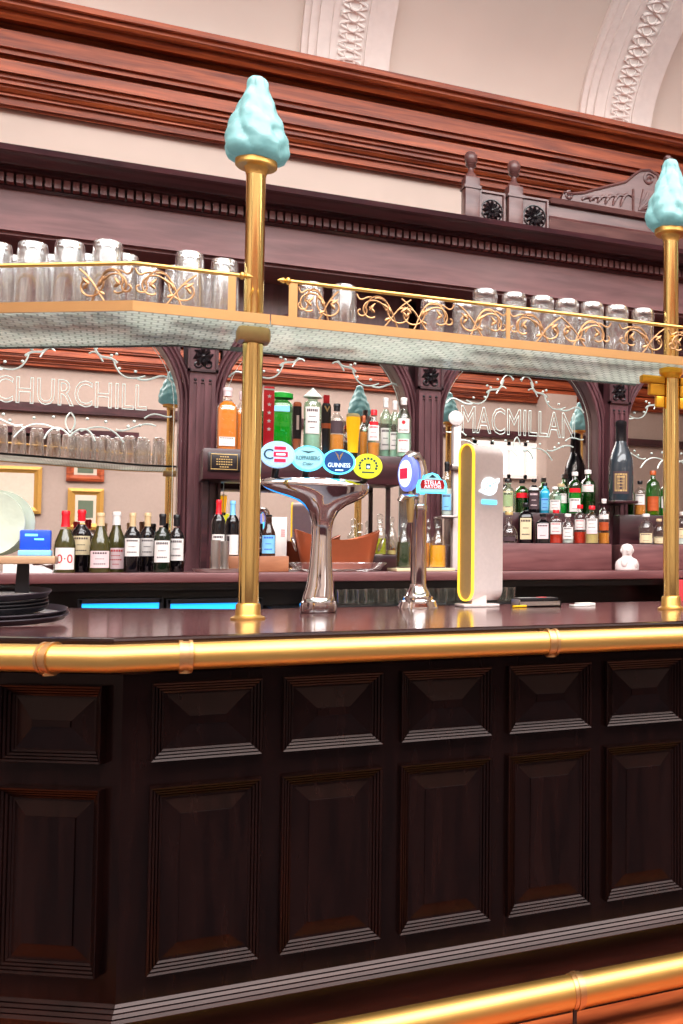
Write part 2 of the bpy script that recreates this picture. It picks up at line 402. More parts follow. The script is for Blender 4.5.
# bright windows of the opposite wall
w0 = atm(474, 444, YO); w1 = atm(540, 476, YO)
struct('window_1', MB().box2((w0.x, YO, w1.z), (w1.x, YO+.03, w0.z)), M_window)
wm = MB()
for k in range(5): xx = w0.x+(w1.x-w0.x)*k/4; wm.box2((xx-.03, YO+.03, w1.z-.06), (xx+.03, YO+.07, w0.z+.06))
for zz in (w0.z+.03, w1.z-.03): wm.box2((w0.x-.03, YO+.03, zz-.03), (w1.x+.03, YO+.07, zz+.03))
struct('trim_11', wm, M_white)
p0 = atm(542, 430, YO+.3); p1 = atm(572, 430, YO+.3)
struct('trim_9', MB().box2((p0.x, YO, 0), (p1.x, YO+.5, zb+.6)), M_wallf)
o1 = atm(-60, 423, YO+.3); o2 = atm(139, 436, YO+.3)
struct('trim_10', MB().box2((o1.x, YO, o2.z), (o2.x-.06, YO+.30, o1.z-.08)).box2((o1.x, YO, o1.z-.08), (o2.x, YO+.36, o1.z)), M_backd)

# ================================================================== BAR COUNTER
Yp = 2.9; A36 = radians(36)
C0 = Vector((.022, Yp)); LD = Vector((-cos(A36), sin(A36)))
path = [C0+LD*1.9, C0, Vector((5.0, Yp))]
cpo = offset(path, .56)
cp = mesh('added_carpet', MB().prism([(XL+.05, YO+.05), (XR-.05, YO+.05), (XR-.05, cpo[2].y), (cpo[1].x, cpo[1].y), (cpo[0].x, cpo[0].y), (XL+.05, cpo[0].y)], .001, .012), mat('added_slate_carpet', rgb(84, 80, 86), .95, bscale=200, bump=.3)); tag(cp, 'grey carpet over the unseen floor, damping its orange bounce', 'added_carpet'); cp['kind'] = 'structure'  # unseen dark sheet, added to cut the orange bounce off the boards
ZT = EYE-.181
zf = lambda v: EYE+v
bar = thing('bar_counter', 'dark polished wood bar front with raised panels below the brass rail', 'bar counter', (C0.x, C0.y, 0))
part('carcass', MB().sweep([(0, 0), (0, ZT-.06), (-.9, ZT-.06), (-.9, 0)], path), M_bar, bar, smooth=False)
mo = [(0, -1.122), (.040, -1.122), (.042, -1.119), (.0345, -1.108), (.027, -1.1075), (.0310, -1.104), (.0235, -1.0935), (.016, -1.093), (.0195, -1.0895), (.0120, -1.080), (.005, -1.0795), (.0080, -1.076), (.0005, -1.066), (0, -1.064)]
part('reeded_moulding', MB().sweep([(d*.7, zf(-1.108+(z+1.122)*.70)) for d, z in mo], path), M_barh, bar, smooth=False)
part('plinth', MB().sweep([(0, 0), (.018, 0), (.018, zf(-1.109)), (0, zf(-1.109))], path), M_barh, bar, smooth=False)
part('fascia', MB().sweep([(0, zf(-.275)), (.012, zf(-.275)), (.05, zf(-.235)), (.05, ZT-.041), (0, ZT-.041)], path), M_barh, bar, smooth=False)
frm = [(0, 0), (0, .028), (.0015, .030), (.0075, .026), (.0085, .0190), (.0108, .0218), (.0165, .0180), (.0175, .0110), (.0198, .0144), (.0255, .0106), (.0265, .0045), (.0288, .0070), (.0350, .0028), (.0355, .001), (.040, .001)]
frm = [(a*.80, b*.80) for a, b in frm]
def panel(name, cx, cy, yaw, w, z0, z1, field):
    M = frame((cx, cy, (z0+z1)/2), yaw)
    o = part(name, MB().rings(w, z1-z0, frm+field, M), M_bar, bar, smooth=False)
for i in range(15):
    s0 = .086+.3070*i; cx = s0+.129
    panel('upper_panel', cx, Yp, 0, .258, zf(-.492), zf(-.298), [(.034, .001), (.086, .013), (.0865, .017)])
    panel('lower_panel', cx, Yp, 0, .258, zf(-1.008), zf(-.554), [(.035, .001), (.070, .008), (.0705, .0125)])
nL = Vector((-sin(A36), -cos(A36), 0)); yawL = -A36
for k in range(4):
    if k == 0:
        a = on_plane(3, 800, Vector((C0.x, C0.y, 0)), nL); b = on_plane(105, 800, Vector((C0.x, C0.y, 0)), nL)
        la = (Vector((a.x, a.y))-C0).length; lb = (Vector((b.x, b.y))-C0).length; w = la-lb; gap = .05
    c = C0+LD*((la+lb)/2+k*(w+gap))
    panel('upper_panel', c.x, c.y, yawL, w, zf(-.492), zf(-.303), [(.034, .001), (.086, .013), (.0865, .017)])
    panel('lower_panel', c.x, c.y, yawL, w, zf(-1.002), zf(-.554), [(.035, .001), (.070, .008), (.0705, .0125)])
# counter top
nose = [(-1.40, ZT-.04), (-1.40, ZT), (.056, ZT), (.056, ZT-.003), (.049, ZT-.04)]
top = mesh('counter_top', MB().sweep(nose, path), M_top); tag(top, 'polished dark wood bar top above the brass rail', 'counter top')
part('edge_moulding', MB().sweep([(.0562, ZT-.0005), (.066, ZT-.003), (.068, ZT-.008), (.068, ZT-.026), (.054, ZT-.032), (.0545, ZT-.02)], path), M_barh, top, smooth=False)
# brass hand rail
RZ = EYE-.228; rail_path = offset(path, .105)
RR = .033
rail = thing('brass_handrail', 'thick polished brass rail along the edge of the bar top', 'handrail', (rail_path[1].x, rail_path[1].y, RZ))
pr = [(.105+RR*cos(2*pi*i/20), RZ+RR*sin(2*pi*i/20)) for i in range(20)]
part('rail_tube', MB().sweep(pr, path), M_brass, rail)
def rail_bracket(px, left):
    if left: q = on_plane(px, 655, Vector((rail_path[1].x, rail_path[1].y, RZ)), nL); yaw = yawL; dr = -LD
    else: q = at(px, 645, rail_path[1].y); yaw = 0; dr = Vector((1, 0))
    q.z = RZ; d3 = Vector((dr.x, dr.y, 0)); n = Vector((sin(yaw), -cos(yaw), 0))
    mb = MB()
    for k, rr, hw in ((0, RR+.0035, .011), (-1, RR+.006, .004), (1, RR+.006, .004)):
        c = q+d3*(k*.011); mb.tube([c-d3*hw, c+d3*hw], rr, 24)
    mb.tube([q+Vector((0, 0, -RR)), q+Vector((0, 0, -RR-.008))], .015, 14)
    mb.tube([q+Vector((0, 0, -RR-.003)), q-n*.02+Vector((0, 0, -RR-.003)), q-n*.054+Vector((0, 0, -.012))], .006, 8)
    part('rail_bracket', mb, M_brassd, rail)
rail_bracket(50, True); rail_bracket(186, False); rail_bracket(551, False)
mb = MB(); mb.tube([rail_path[1].to_3d()+Vector((0, 0, RZ-.0)), rail_path[1].to_3d()+Vector((.004, 0, RZ))], RR+.0012, 24)
# foot rail on a post from the floor
fY = 2.735
p1 = at(600, 986, fY); FRZ = p1.z; rF = 16.5*ppm(p1)
ft = thing('brass_foot_rail', 'brass foot rail low along the base of the bar above the orange floor', 'foot rail', (1, fY, 0))
part('rail_tube', MB().tube([(-.6, fY, FRZ), (5, fY, FRZ)], rF, 24), M_brass, ft)
for px in (575,):
    bx = at(px, 997, fY).x
    co = part('rail_collar', MB().tube([(bx-.016, fY, FRZ), (bx+.016, fY, FRZ)], rF+.003, 24).tube([(bx-.004, fY, FRZ), (bx+.004, fY, FRZ)], rF+.006, 24), M_brassd, ft)
    part('foot_post', MB().tube([(bx-.012, fY-rF*.6, FRZ-rF*.75), (bx-.012, fY-rF*.6, 0.0)], .006, 10), M_blackp, ft)

# ================================================================== LAMP POSTS
YC = 3.55
ZS = EYE+.757                              # shelf surface
def lamp_post(cx, label, twist):
    r = .031
    t = thing('brass_lamp_post', label, 'lamp post', (cx, YC, ZT))
    part('base_flange', MB().lathe([(.052, ZT), (.052, ZT+.006), (.040, ZT+.012), (.038, ZT+.016), (.037, ZT+.045), (.034, ZT+.05), (r, ZT+.052)], (cx, YC, 0), 32), M_brass, t)
    part('pole', MB().lathe([(r, ZT+.04), (r, ZS-.06), (r*.97, ZS), (r*.97, EYE+1.30)], (cx, YC, 0), 32), M_post, t)
    zc = EYE+1.275
    part('lamp_gallery', MB().lathe([(r, zc-.03), (r+.003, zc-.012), (.038, zc-.006), (.060, zc-.004), (.064, zc), (.064, zc+.028), (.066, zc+.029), (.066, zc+.035), (.062, zc+.038), (.05, zc+.038)], (cx, YC, 0), 36), M_brass, t)
    mb = MB()
    for k in range(8):
        a = 2*pi*k/8+.2; mb.sphere((cx+.05*cos(a), YC+.05*sin(a), zc-.006), .009, seg=8)
    part('gallery_screw', mb, M_brassd, t) if False else None
    z0 = zc+.012; H = .285
    pf = [(.05, 0), (.078, .03), (.089, .09), (.093, .15), (.091, .21), (.087, .30), (.080, .40), (.070, .50), (.059, .60), (.049, .70), (.039, .79), (.032, .85), (.031, .90), (.029, .94), (.021, .98), (.001, 1)]
    prof = []
    for i in range(46):
        u = i/45
        for j in range(len(pf)-1):
            if pf[j][1] <= u <= pf[j+1][1]:
                k = (u-pf[j][1])/(pf[j+1][1]-pf[j][1]); rr = pf[j][0]+(pf[j+1][0]-pf[j][0])*k; break
        prof.append((rr, z0+H*u))
    fn = lambda a, u: 1.04+.17*(1-.4*u)*(abs(sin(2.5*a+twist+u*4.2))**.6-.66)+.045*sin(30*u+2*sin(2.5*a+twist))*(.4+.6*u)+.02*sin(10*a-u*14)
    part('flame_shade', MB().lathe(prof, (cx, YC, 0), 72, fn=fn), M_flame, t, label='pale teal frosted glass flame')
    return t
xl = at(251, 450, YC).x; xr = at(671, 450, YC).x
lamp_post(xl, 'left brass lamp post with a frosted teal glass flame', 1.2)
lamp_post(xr, 'right brass lamp post with teal flame at the edge of the photo', .2)
for xx, wd in ((at(449, 420, 2*YM-YC).x, 'nearest brass lamp post reflected in the bar mirror, beyond the frame'), (at(580, 420, 2*YM-YC).x, 'farthest brass lamp post reflected in the bar mirror, beyond the frame')):
    lamp_post(xx, wd, .7)

# ================================================================== GLASS SHELVES
A31 = radians(31); YS = 3.43
SC0 = Vector((at(133, 305, YS).x, YS)); SLD = Vector((-cos(A31), sin(A31)))
spL = [SC0+SLD*1.2, SC0, Vector((xl+.035, YS))]
xs0 = xl+.035; xs1 = 1.985
spR = [Vector((xs0+.004, YS)), Vector((xs1, YS))]
DEP = .52
def pattern_glass():
    m = bpy.data.materials.new('dashed_wired_glass'); m.use_nodes = True
    nt = m.node_tree; b = nt.nodes['Principled BSDF']
    tc = nt.nodes.new('ShaderNodeTexCoord'); br = nt.nodes.new('ShaderNodeTexBrick')
    mp = nt.nodes.new('ShaderNodeMapping'); nt.links.new(tc.outputs['Object'], mp.inputs['Vector']); nt.links.new(mp.outputs['Vector'], br.inputs['Vector'])
    br.inputs['Scale'].default_value = 22; br.inputs['Mortar Size'].default_value = .07; br.inputs['Brick Width'].default_value = .8; br.inputs['Row Height'].default_value = .75
    br.inputs['Color1'].default_value = rgb(214, 222, 210); br.inputs['Color2'].default_value = rgb(240, 242, 232); br.inputs['Mortar'].default_value = rgb(166, 170, 162)
    nt.links.new(br.outputs['Color'], b.inputs['Base Color'])
    b.inputs['Roughness'].default_value = .1; b.inputs['Specular IOR Level'].default_value = .9; b.inputs['IOR'].default_value = 1.6
    bp = nt.nodes.new('ShaderNodeBump'); bp.inputs['Strength'].default_value = .25; bp.inputs['Distance'].default_value = .004
    nt.links.new(br.outputs['Fac'], bp.inputs['Height']); nt.links.new(bp.outputs['Normal'], b.inputs['Normal'])
    tl = nt.nodes.new('ShaderNodeBsdfTranslucent'); tp = nt.nodes.new('ShaderNodeBsdfTransparent'); m1 = nt.nodes.new('ShaderNodeMixShader'); m2 = nt.nodes.new('ShaderNodeMixShader')
    nt.links.new(br.outputs['Color'], tl.inputs['Color']); tp.inputs['Color'].default_value = (.94, .97, .95, 1)
    m1.inputs[0].default_value = .5; m2.inputs[0].default_value = .28
    nt.links.new(b.outputs[0], m1.inputs[1]); nt.links.new(tl.outputs[0], m1.inputs[2]); nt.links.new(m1.outputs[0], m2.inputs[1]); nt.links.new(tp.outputs[0], m2.inputs[2])
    nt.links.new(m2.outputs[0], nt.nodes['Material Output'].inputs['Surface'])
    return m
M_pglass = pattern_glass()
M_edge = mat('dark_glass_edge', rgb(60, 66, 62), .2, bscale=30)
def scroll(mb, M, w, h, mir=1, r=.0030):
    """one leafy scroll, from the left foot to the tall right end"""
    P = lambda pts: [(mir*p[0], p[1], 0) for p in pts]
    mb.tube(P(spiral(.30*w, .42*h, .16*h, .42*h, 5.2, .2, 18)), r, 6, M)
    mb.tube(P(bez((.02*w, .92*h), (.10*w, .55*h), (.18*w, .95*h), (.30*w, .84*h))), r, 6, M)
    mb.tube(P(spiral(.10*w, .40*h, .05*h, .20*h, -4.5, 1.0, 14)), r, 6, M)
    mb.tube(P(bez((.18*w, .5*h), (.22*w, .9*h), (.42*w, 1.05*h), (.55*w, .75*h))), r, 6, M)
    mb.tube(P(bez((.34*w, .84*h), (.60*w, .98*h), (.66*w, .30*h), (.74*w, .02*h))), r, 6, M)
    mb.tube(P(spiral(.80*w, .48*h, .12*h, .44*h, 8.2, 2.6, 18)), r, 6, M)
    mb.tube(P(bez((.52*w, .02*h), (.62*w, .2*h), (.70*w, .6*h), (.98*w, .92*h))), r, 6, M)
    for (x, y, a, l) in ((.24, .46, .9, .30), (.34, .40, 2.4, .26), (.46, .70, -.6, .3), (.62, .42, 1.9, .26), (.80, .50, .7, .30), (.9, .36, 2.2, .24), (.52, .2, .5, .22)):
        L = l*h
        pts = [(mir*(x*w+L*t*cos(a)), y*h+L*t*sin(a), 0) for t in (0, .3, .6, 1)]
        mb.tube(pts, r*1.5, 6, M, taper=[.5, 1.3, 1.0, .15])
def shelf(name, label, pth, motifs, posts, fin, endcut=None):
    t = thing(name, label, 'shelf', (pth[-1].x, YS, ZS-.03))
    back = endcut or None
    f = offset(pth, -.004); bk = offset(pth, -DEP)
    extra = []
    poly = [(p.x, p.y) for p in f]+[(p.x, p.y) for p in reversed(bk)] if not extra else [(p.x, p.y) for p in f]+[tuple(extra[0])]+[(p.x, p.y) for p in reversed(bk)]
    if not endcut: poly = poly[:len(f)]+[(xl+.035, YC-.036), (xl-.036, YC-.036), (xl-.036, bk[-1].y)]+poly[len(f)+1:]
    else:                                          # square end just past the post, notched round it
        e0, e1 = endcut; y0, y1 = YC-.036, YC+.036
        poly = poly[:len(f)]+[(xr+.060, y0), (xr-.036, y0), (xr-.036, y1), (xr+.058, y1), tuple(e0)]+[(p.x, p.y) for p in reversed(bk[:-1])]
    part('glass_pane', MB().prism(poly, ZS-.010, ZS), M_pglass, t, smooth=False)
    part('brass_edge', MB().sweep([(.003, ZS-.017), (.003, ZS+.014), (-.004, ZS+.014), (-.004, ZS-.017)], pth), M_brassd, t, smooth=False)
    part('back_edge', MB().sweep([(-DEP+.012, ZS-.014), (-DEP+.012, ZS+.001), (-DEP-.003, ZS+.001), (-DEP-.003, ZS-.014)], pth if not endcut else [pth[0], Vector((endcut[0][0], YS))]), M_edge, t, smooth=False)
    zr = ZS+.128
    rp = [Vector((p.x, p.y, zr)) for p in offset(pth, -.008)]
    if name == 'glass_shelf' and fin[0] == 'L': rp[-1].x = at(241, 271, YS).x
    if fin[0] == 'R': rp[0].x = at(290, 278, YS).x
    part('gallery_rail', MB().tube(rp, .0065, 10), M_brass, t)
    e = rp[-1] if fin[0] == 'L' else rp[0]; sg = 1 if fin[0] == 'L' else -1
    Mx = Matrix.Translation(e) @ Matrix.Rotation(sg*pi/2, 4, 'Y')
    part('rail_finial', MB().lathe([(.006, -.004), (.012, .002), (.012, .007), (.005, .012), (.010, .018), (.007, .026), (.001, .036)], seg=12, M=Mx), M_brass, t)
    for (x, d) in posts:
        part('gallery_post', MB().box2((x-d/2, YS+.004, ZS+.005), (x+d/2, YS+.012, zr)), M_brassd, t)
    for (loc, yaw, w, mir) in motifs:
        mb = MB(); scroll(mb, frame((loc[0], loc[1], ZS+.014), yaw), w, .108, mir)
        part('scrollwork', mb, M_scroll, t)
    return t
yF = YS+.008
sx = lambda px, py=320: at(px, py, yF).x
wl = sx(197)-SC0.x
wL2 = .17
shelf('glass_shelf', 'angled glass shelf with brass gallery left of the left lamp post', spL,
      [((SC0.x, yF, 0), 0, wl, 1), ((SC0.x, yF, 0), -A31, wL2, -1), ((SC0+SLD*.62).to_tuple()+(0,), -A31, wL2, -1), ((SC0+SLD*.62).to_tuple()+(0,), -A31, wL2, 1)], [(sx(232, 285), .022)], ('L',))
ec = (atz(638, 384, ZS-.01), atz(683, 371, ZS-.01))
ecd = (ec[1]-ec[0]).normalized()
tt = (xs1-ec[0].x)/ecd.x
w1_ = sx(332)-sx(297)
shelf('glass_shelf', 'long straight glass shelf with brass scrollwork between the two lamp posts', spR,
      [((sx(297), yF, 0), 0, w1_*1.2, 1), ((sx(355), yF, 0), 0, sx(412)-sx(355), 1), ((sx(455), yF, 0), 0, sx(455)-sx(400), -1),
       ((sx(508), yF, 0), 0, sx(508)-sx(458), -1), ((sx(508), yF, 0), 0, sx(562)-sx(508), 1), ((sx(612), yF, 0), 0, sx(612)-sx(560), -1), ((sx(618), yF, 0), 0, sx(665)-sx(618), 1), ((sx(668), yF, 0), 0, (xs1-sx(668))*.95, 1)],
      [(sx(293, 300), .026), (sx(508, 320), .014)], ('R',), endcut=((ec[0].x, ec[0].y), (xs1, max(YS+.02, ec[0].y+ecd.y*tt))))
# clamps and fan brackets under the shelf, round each post
mb = MB().lathe([(.0325, ZS-.06), (.046, ZS-.056), (.050, ZS-.05), (.050, ZS-.02), (.046, ZS-.012), (.0325, ZS-.012), (.0325, ZS-.06)], (xl, YC, 0), 24, cap=False, ex=5); tag(mesh('shelf_clamp', mb, M_gold), 'dull metal clamp under the shelf joint on left lamp post', 'clamp')
fb = MB()
for k, (w, z0, z1) in enumerate(((.100, .044, .074), (.066, .074, .120), (.038, .120, .165))):
    for sg in (-1, 1): fb.box2((xr+sg*(.0335), YC-.018+.003*k, ZS-z1), (xr+sg*(.030+w), YC+.018-.003*k, ZS-z0), bev=.006)
fb.lathe([(.0325, ZS-.05), (.036, ZS-.048), (.037, ZS-.04), (.046, ZS-.03), (.046, ZS-.012), (.0325, ZS-.012), (.0325, ZS-.05)], (xr, YC, 0), 24, cap=False)
tag(mesh('shelf_bracket', fb, M_amberlit), 'stepped amber brass bracket under the shelf on right lamp post', 'bracket')

# ------------------------------------------------------------------ drinking glasses
def glass_template(kind):
    t = thing('pint_glass', 'x', 'glass', (0, 0, 0), local=True)
    if kind == 'cone': out = [(.0445, 0), (.0440, .02), (.0405, .10), (.0370, .17), (.0355, .196), (.0335, .203), (.030, .2055)]; inn = [(.0425, .001), (.0388, .10), (.0352, .17), (.030, .182), (.001, .183)]
    else: out = [(.0400, 0), (.0400, .02), (.0410, .055), (.0375, .075), (.0370, .11), (.0375, .15), (.0395, .175), (.0395, .190), (.036, .200), (.030, .2035)]; inn = [(.0382, .001), (.0390, .055), (.0356, .075), (.0352, .11), (.0355, .15), (.034, .168), (.001, .170)]
    kr = 1.14; kz_ = 1.085; out = [(a*kr, b*kz_) for a, b in out]; inn = [(a*kr, b*kz_) for a, b in inn]
    o = part('glass_wall', MB().lathe(out, seg=28, cap=False).lathe([(.030, out[-1][1]), (.001, out[-1][1]-.004)], seg=28, cap=False).lathe(inn, seg=28, cap=False), M_glass, t)
    part('thick_base', MB().lathe([(inn[-2][0]*.98, inn[-2][1]+.002), (out[-2][0]*.985, out[-2][1]-.008), (out[-2][0]*.93, out[-2][1]-.001), (.028, out[-1][1]-.0015), (.001, out[-1][1]-.003)], seg=28), M_gbase, t)
    return t
used = {}
def put_glass(kind, x, y, z, label, group):
    if kind not in used: o = used[kind] = glass_template(kind)
    else: o = copy_tree(used[kind])
    o.location = (x, y, z+.001); o.rotation_euler = (0, 0, random.uniform(0, 6)); o['label'] = label; o['group'] = group
    return o
# left section rows
q = offset(spL, -.16)
def along(px, off, py=290):
    p0 = offset(spL, -off)[1]
    n3 = Vector((-sin(A31), -cos(A31), 0)); v = on_plane(px, py, Vector((p0.x, p0.y, 0)), n3); return v.x, v.y
GL = 'upturned pint glasses on the left glass shelf'; GR = 'upturned pint glasses on the long glass shelf'
for i, px in enumerate((-4, 32, 69, 107)):
    x, y = along(px, .10); put_glass('cone', x, y, ZS, 'upturned pint glass, %s from the photo\'s left edge in the front row, left shelf' % ORD[i], GL)
for i, px in enumerate((16, 52, 88, 124)):
    x, y = along(px, .24); put_glass('cone', x, y, ZS, 'upturned pint glass, %s from the photo\'s left edge in the back row, left shelf' % ORD[i], GL)
for i in range(5):
    d = SLD*(.62+.125*i); b0 = offset(spL, -.26)[1]
    put_glass('cone', b0.x+d.x, b0.y+d.y, ZS, 'upturned pint glass %s beyond the photo\'s left edge, seen in the left mirror' % ORD[i], GL)
for px, Y, w in ((189, 3.60, 'upturned pint glass with tall top, second left of the left lamp post'), (224, 3.64, 'upturned pint glass nearest the left lamp post, left shelf'), (147, 3.86, 'upturned pint glass behind the bend of the left shelf rail'), (178, 3.80, 'upturned pint glass at the back, third left of the left lamp post'), (215, 3.84, 'upturned pint glass at the back, just left of the left lamp post')):
    put_glass('cone', at(px, 300, Y).x, Y, ZS, w, GL)
for px, Y, w in ((311, 3.80, 'upturned pint glass, first right of the left lamp post, long shelf'), (344, 3.78, 'upturned pint glass, second right of the left lamp post, long shelf')):
    put_glass('cone', at(px, 300, Y).x, Y, ZS, w, GR)
for i, px in enumerate((485, 514, 542, 567, 592, 617, 643)):
    put_glass('nonic', at(px, 320, 3.60).x, 3.60, ZS, 'upturned bulged pint glass, %s from the left in the front row of seven, long shelf' % ORD[i], GR)
for i, px in enumerate((433, 464, 500, 528, 555, 580)):
    put_glass('nonic', at(px, 320, 3.82).x, 3.82, ZS, 'upturned bulged pint glass, %s from the left in the back row, long shelf' % ORD[i], GR)

# ================================================================== BACK BAR GANTRY
YG = 6.02                                   # face of the frieze
gx0, gx1 = -2.4, 4.6
gan = thing('back_bar_gantry', 'tall carved mahogany back bar with arched mirrors and dentil cornice', 'back bar', (1, YM, 0))
zy = lambda y, Y: at(0, y, Y).z
zfr0, zfr1 = zy(229, YG), zy(188, YG)
pr = [(YG+.5, zfr0-.02), (YG+.01, zfr0-.02), (YG+.01, zfr0-.004), (YG-.02, zfr0-.004), (YG-.02, zfr0+.012), (YG, zfr0+.016), (YG, zfr1), (YG+.5, zfr1)]
part('frieze', MB().extrude_profile(pr, gx0, gx1), M_back, gan, smooth=False)
zd1 = zy(172, YG-.06)
Yc1 = YG-.30
pr = [(YM+.1, zfr1), (YG-.01, zfr1), (YG-.025, zfr1+.012), (YG-.02, zfr1+.02), (YG-.02, zd1), (YG-.10, zd1+.004), (YG-.10, zd1+.022), (YG-.13, zd1+.026), (YG-.14, zd1+.045), (YG-.17, zd1+.050), (YG-.18, zy(160, Yc1+.1)),
      (YG-.21, zy(158, Yc1+.1)), (YG-.25, zy(152, Yc1+.04)), (YG-.27, zy(150, Yc1+.03)), (Yc1+.01, zy(148, Yc1+.01)), (Yc1, zy(142, Yc1)), (YM+.1, zy(142, Yc1))]
part('cornice', MB().extrude_profile(pr, gx0, gx1), M_backd, gan, smooth=False)
mb = MB(); x = gx0+.02
dz0, dz1 = zy(181, YG-.06), zd1
while x < gx1-.04:
    mb.box2((x, YG-.075, dz0), (x+.029, YG-.02, dz1)); x += .0405
part('dentil_course', mb, M_back, gan, smooth=False)
# soffit board and arcade
zsp = at(180, 402, YM-.12).z                # springing
pil = [at(202, 420, YM-.2).x+1.278*k for k in (-1, 0, 1, 2, 3)]
ztop = zfr0-.02
HW = .528                                   # half opening
YA = YM-.10                                 # face of arch board
def arch_board(xa, xb):
    c = (xa+xb)/2; mb = MB(); n = 28; RS = .52
    xs = [(c+HW*cos(pi-pi*i/n), zsp+RS*sin(pi*i/n)) for i in range(n+1)]
    vs = []; fs = []
    for (px, pz) in xs:
        for Y in (YA, YM-.003): vs += [(px, Y, pz), (px, Y, ztop)]
    for i in range(n):
        a = i*4; fs += [(a, a+4, a+5, a+1), (a+2, a+3, a+7, a+6), (a, a+2, a+6, a+4)]
    return mb.add(vs, fs), xs, c
for k in range(4):
    xa, xb = pil[k], pil[k+1]
    mb, xs, c = arch_board(xa, xb)
    sp = part('arch_board', mb, M_backv, gan, label=None)
    # stepped archivolt moulding running down both jambs
    zbot = EYE-.052
    pts = [(c-HW, zbot)]+xs+[(c+HW, zbot)]
    mm = MB()
    for off, r, dy in ((.012, .012, -.004), (.036, .009, -.010), (.058, .013, -.004)):
        pp = []
        for i, (px, pz) in enumerate(pts):
            dx, dz = px-c, max(0, pz-zsp)
            l = sqrt(dx*dx+dz*dz); pp.append((px+dx/l*off, YA+dy, pz+dz/l*off))
        mm.tube(pp, r, 8)
    part('archivolt', mm, M_backv, gan)
    mg = part('mirror', MB().box2((c-HW-.02, YM, zbot), (c+HW+.02, YM+.012, zsp+.6)), M_mirror, gan, smooth=False)
    # bevelled border strip inside the opening
    bp_ = [((px-c)*.955+c, YM-.0015, zsp+(pz-zsp)*.955 if pz > zsp else pz) for px, pz in pts]
    part('bevel_line', MB().tube(bp_, .0016, 5), M_etch, mg)
part('back_panel', MB().box2((gx0, YM+.012, 0), (gx1, YM+.06, zfr1)), M_backd, gan, smooth=False)
for x in pil:
    mb = MB(); zb0 = EYE-.052; w = .100
    mb.box2((x-.111, YA, zb0+.001), (x+.111, YM-.003, zsp+.02))      # jamb boards behind
    part('jamb_board', mb, M_backv, gan, smooth=False)
    mb = MB(); Yf = YM-.2
    zt = at(202, 372, Yf).z
    mb.box2((x-.066, Yf+.012, zb0+.0015), (x+.066, YA+.01, ztop))
    mb.box2((x-.075, Yf-.01, zb0+.0015), (x+.075, YA, zb0+.035)).box2((x-.070, Yf, zb0+.035), (x+.070, YA, zb0+.10))
    zfl = at(200, 545, Yf).z
    xs_ = [-.066, -.046, -.030, -.010, .010, .030, .046, .066]
    for a, b in ((0, 1), (2, 3), (4, 5), (6, 7)): mb.box2((x+xs_[a], Yf, zfl), (x+xs_[b], Yf+.0125, zt-.06))
    mb.box2((x-.066, Yf, zb0+.10), (x+.066, Yf+.013, zfl)).box2((x-.066, Yf, zt-.06), (x+.066, Yf+.013, ztop-.002))
    part('fluted_pilaster', mb, M_backv, gan, smooth=False)
    mb = MB()
    for k in (-1, 0, 1): mb.sphere((x+.038*k, Yf-.001, zt-.045), .008, seg=10)
    part('drilled_dot', mb, M_black, gan)
    # carved capital block
    mb = MB(); z0 = zt; z1 = zt+.175
    for d in (0,):
        mb.box2((x-.078, Yf-.02, z0), (x+.078, Yf+.02, z0+.014)).box2((x-.078, Yf-.02, z1), (x+.078, Yf+.02, z1+.014))
        mb.box2((x-.078, Yf-.02, z0), (x-.064, Yf+.02, z1)).box2((x+.064, Yf-.02, z0), (x+.078, Yf+.02, z1))
    cb = part('capital_frame', mb, M_backd, gan, smooth=False)
    mb = MB(); Mf = frame((x, Yf-.002, (z0+z1)/2), 0)
    for k in range(8):
        a = 2*pi*k/8; mb.tube([(0.01*cos(a), .01*sin(a), 0), (.034*cos(a), .036*sin(a), .010), (.052*cos(a+.25), .062*sin(a+.25), .0)], .011, 6, Mf, taper=[.5, 1.2, .3])
    mb.sphere((0, 0, .006), .014, Mf, 10)
    mb.tube([(p[0], p[1], .002) for p in spiral(-.028, -.045, .006, .022, 0, 6, 12)], .005, 6, Mf).tube([(p[0], p[1], .002) for p in spiral(.028, -.045, .006, .022, pi, pi-6, 12)], .005, 6, Mf)
    part('carved_rosette', mb, M_black, cb)
part('base_rail', MB().box2((gx0, YA-.010, EYE-.30), (gx1, YM+.012, EYE-.052)), M_backd, gan, smooth=False)
# crest on top of the cornice
YK = 6.12; zk = zy(142, Yc1)
def kz(x, y): return at(x, y, YK)
for (px, yt) in ((471, 151), (514, 160)):
    p = kz(px, yt); w = 15*ppm(p); hx = w/2; zt_ = p.z
    u = ppm(p)
    mb = MB().box2((p.x-hx, YK-hx, zk), (p.x+hx, YK+hx, zt_-28*u), bev=.006).box2((p.x-hx*1.15, YK-hx*1.15, zt_-40*u), (p.x+hx*1.15, YK+hx*1.15, zt_-37*u))
    po = part('newel_post', mb, M_crest, gan)
    prf = [(hx*.9, zt_-28*u), (hx*.75, zt_-25*u), (hx*.4, zt_-22*u), (hx*.35, zt_-18*u), (hx*.75, zt_-15*u), (hx*.5, zt_-14*u), (hx*.7, zt_-13*u), (hx*.88, zt_-9*u), (hx*.85, zt_-5*u), (hx*.6, zt_-2*u), (.002, zt_)]
    part('ball_finial', MB().lathe(prf, (p.x, YK, 0), 20), M_crest, po)
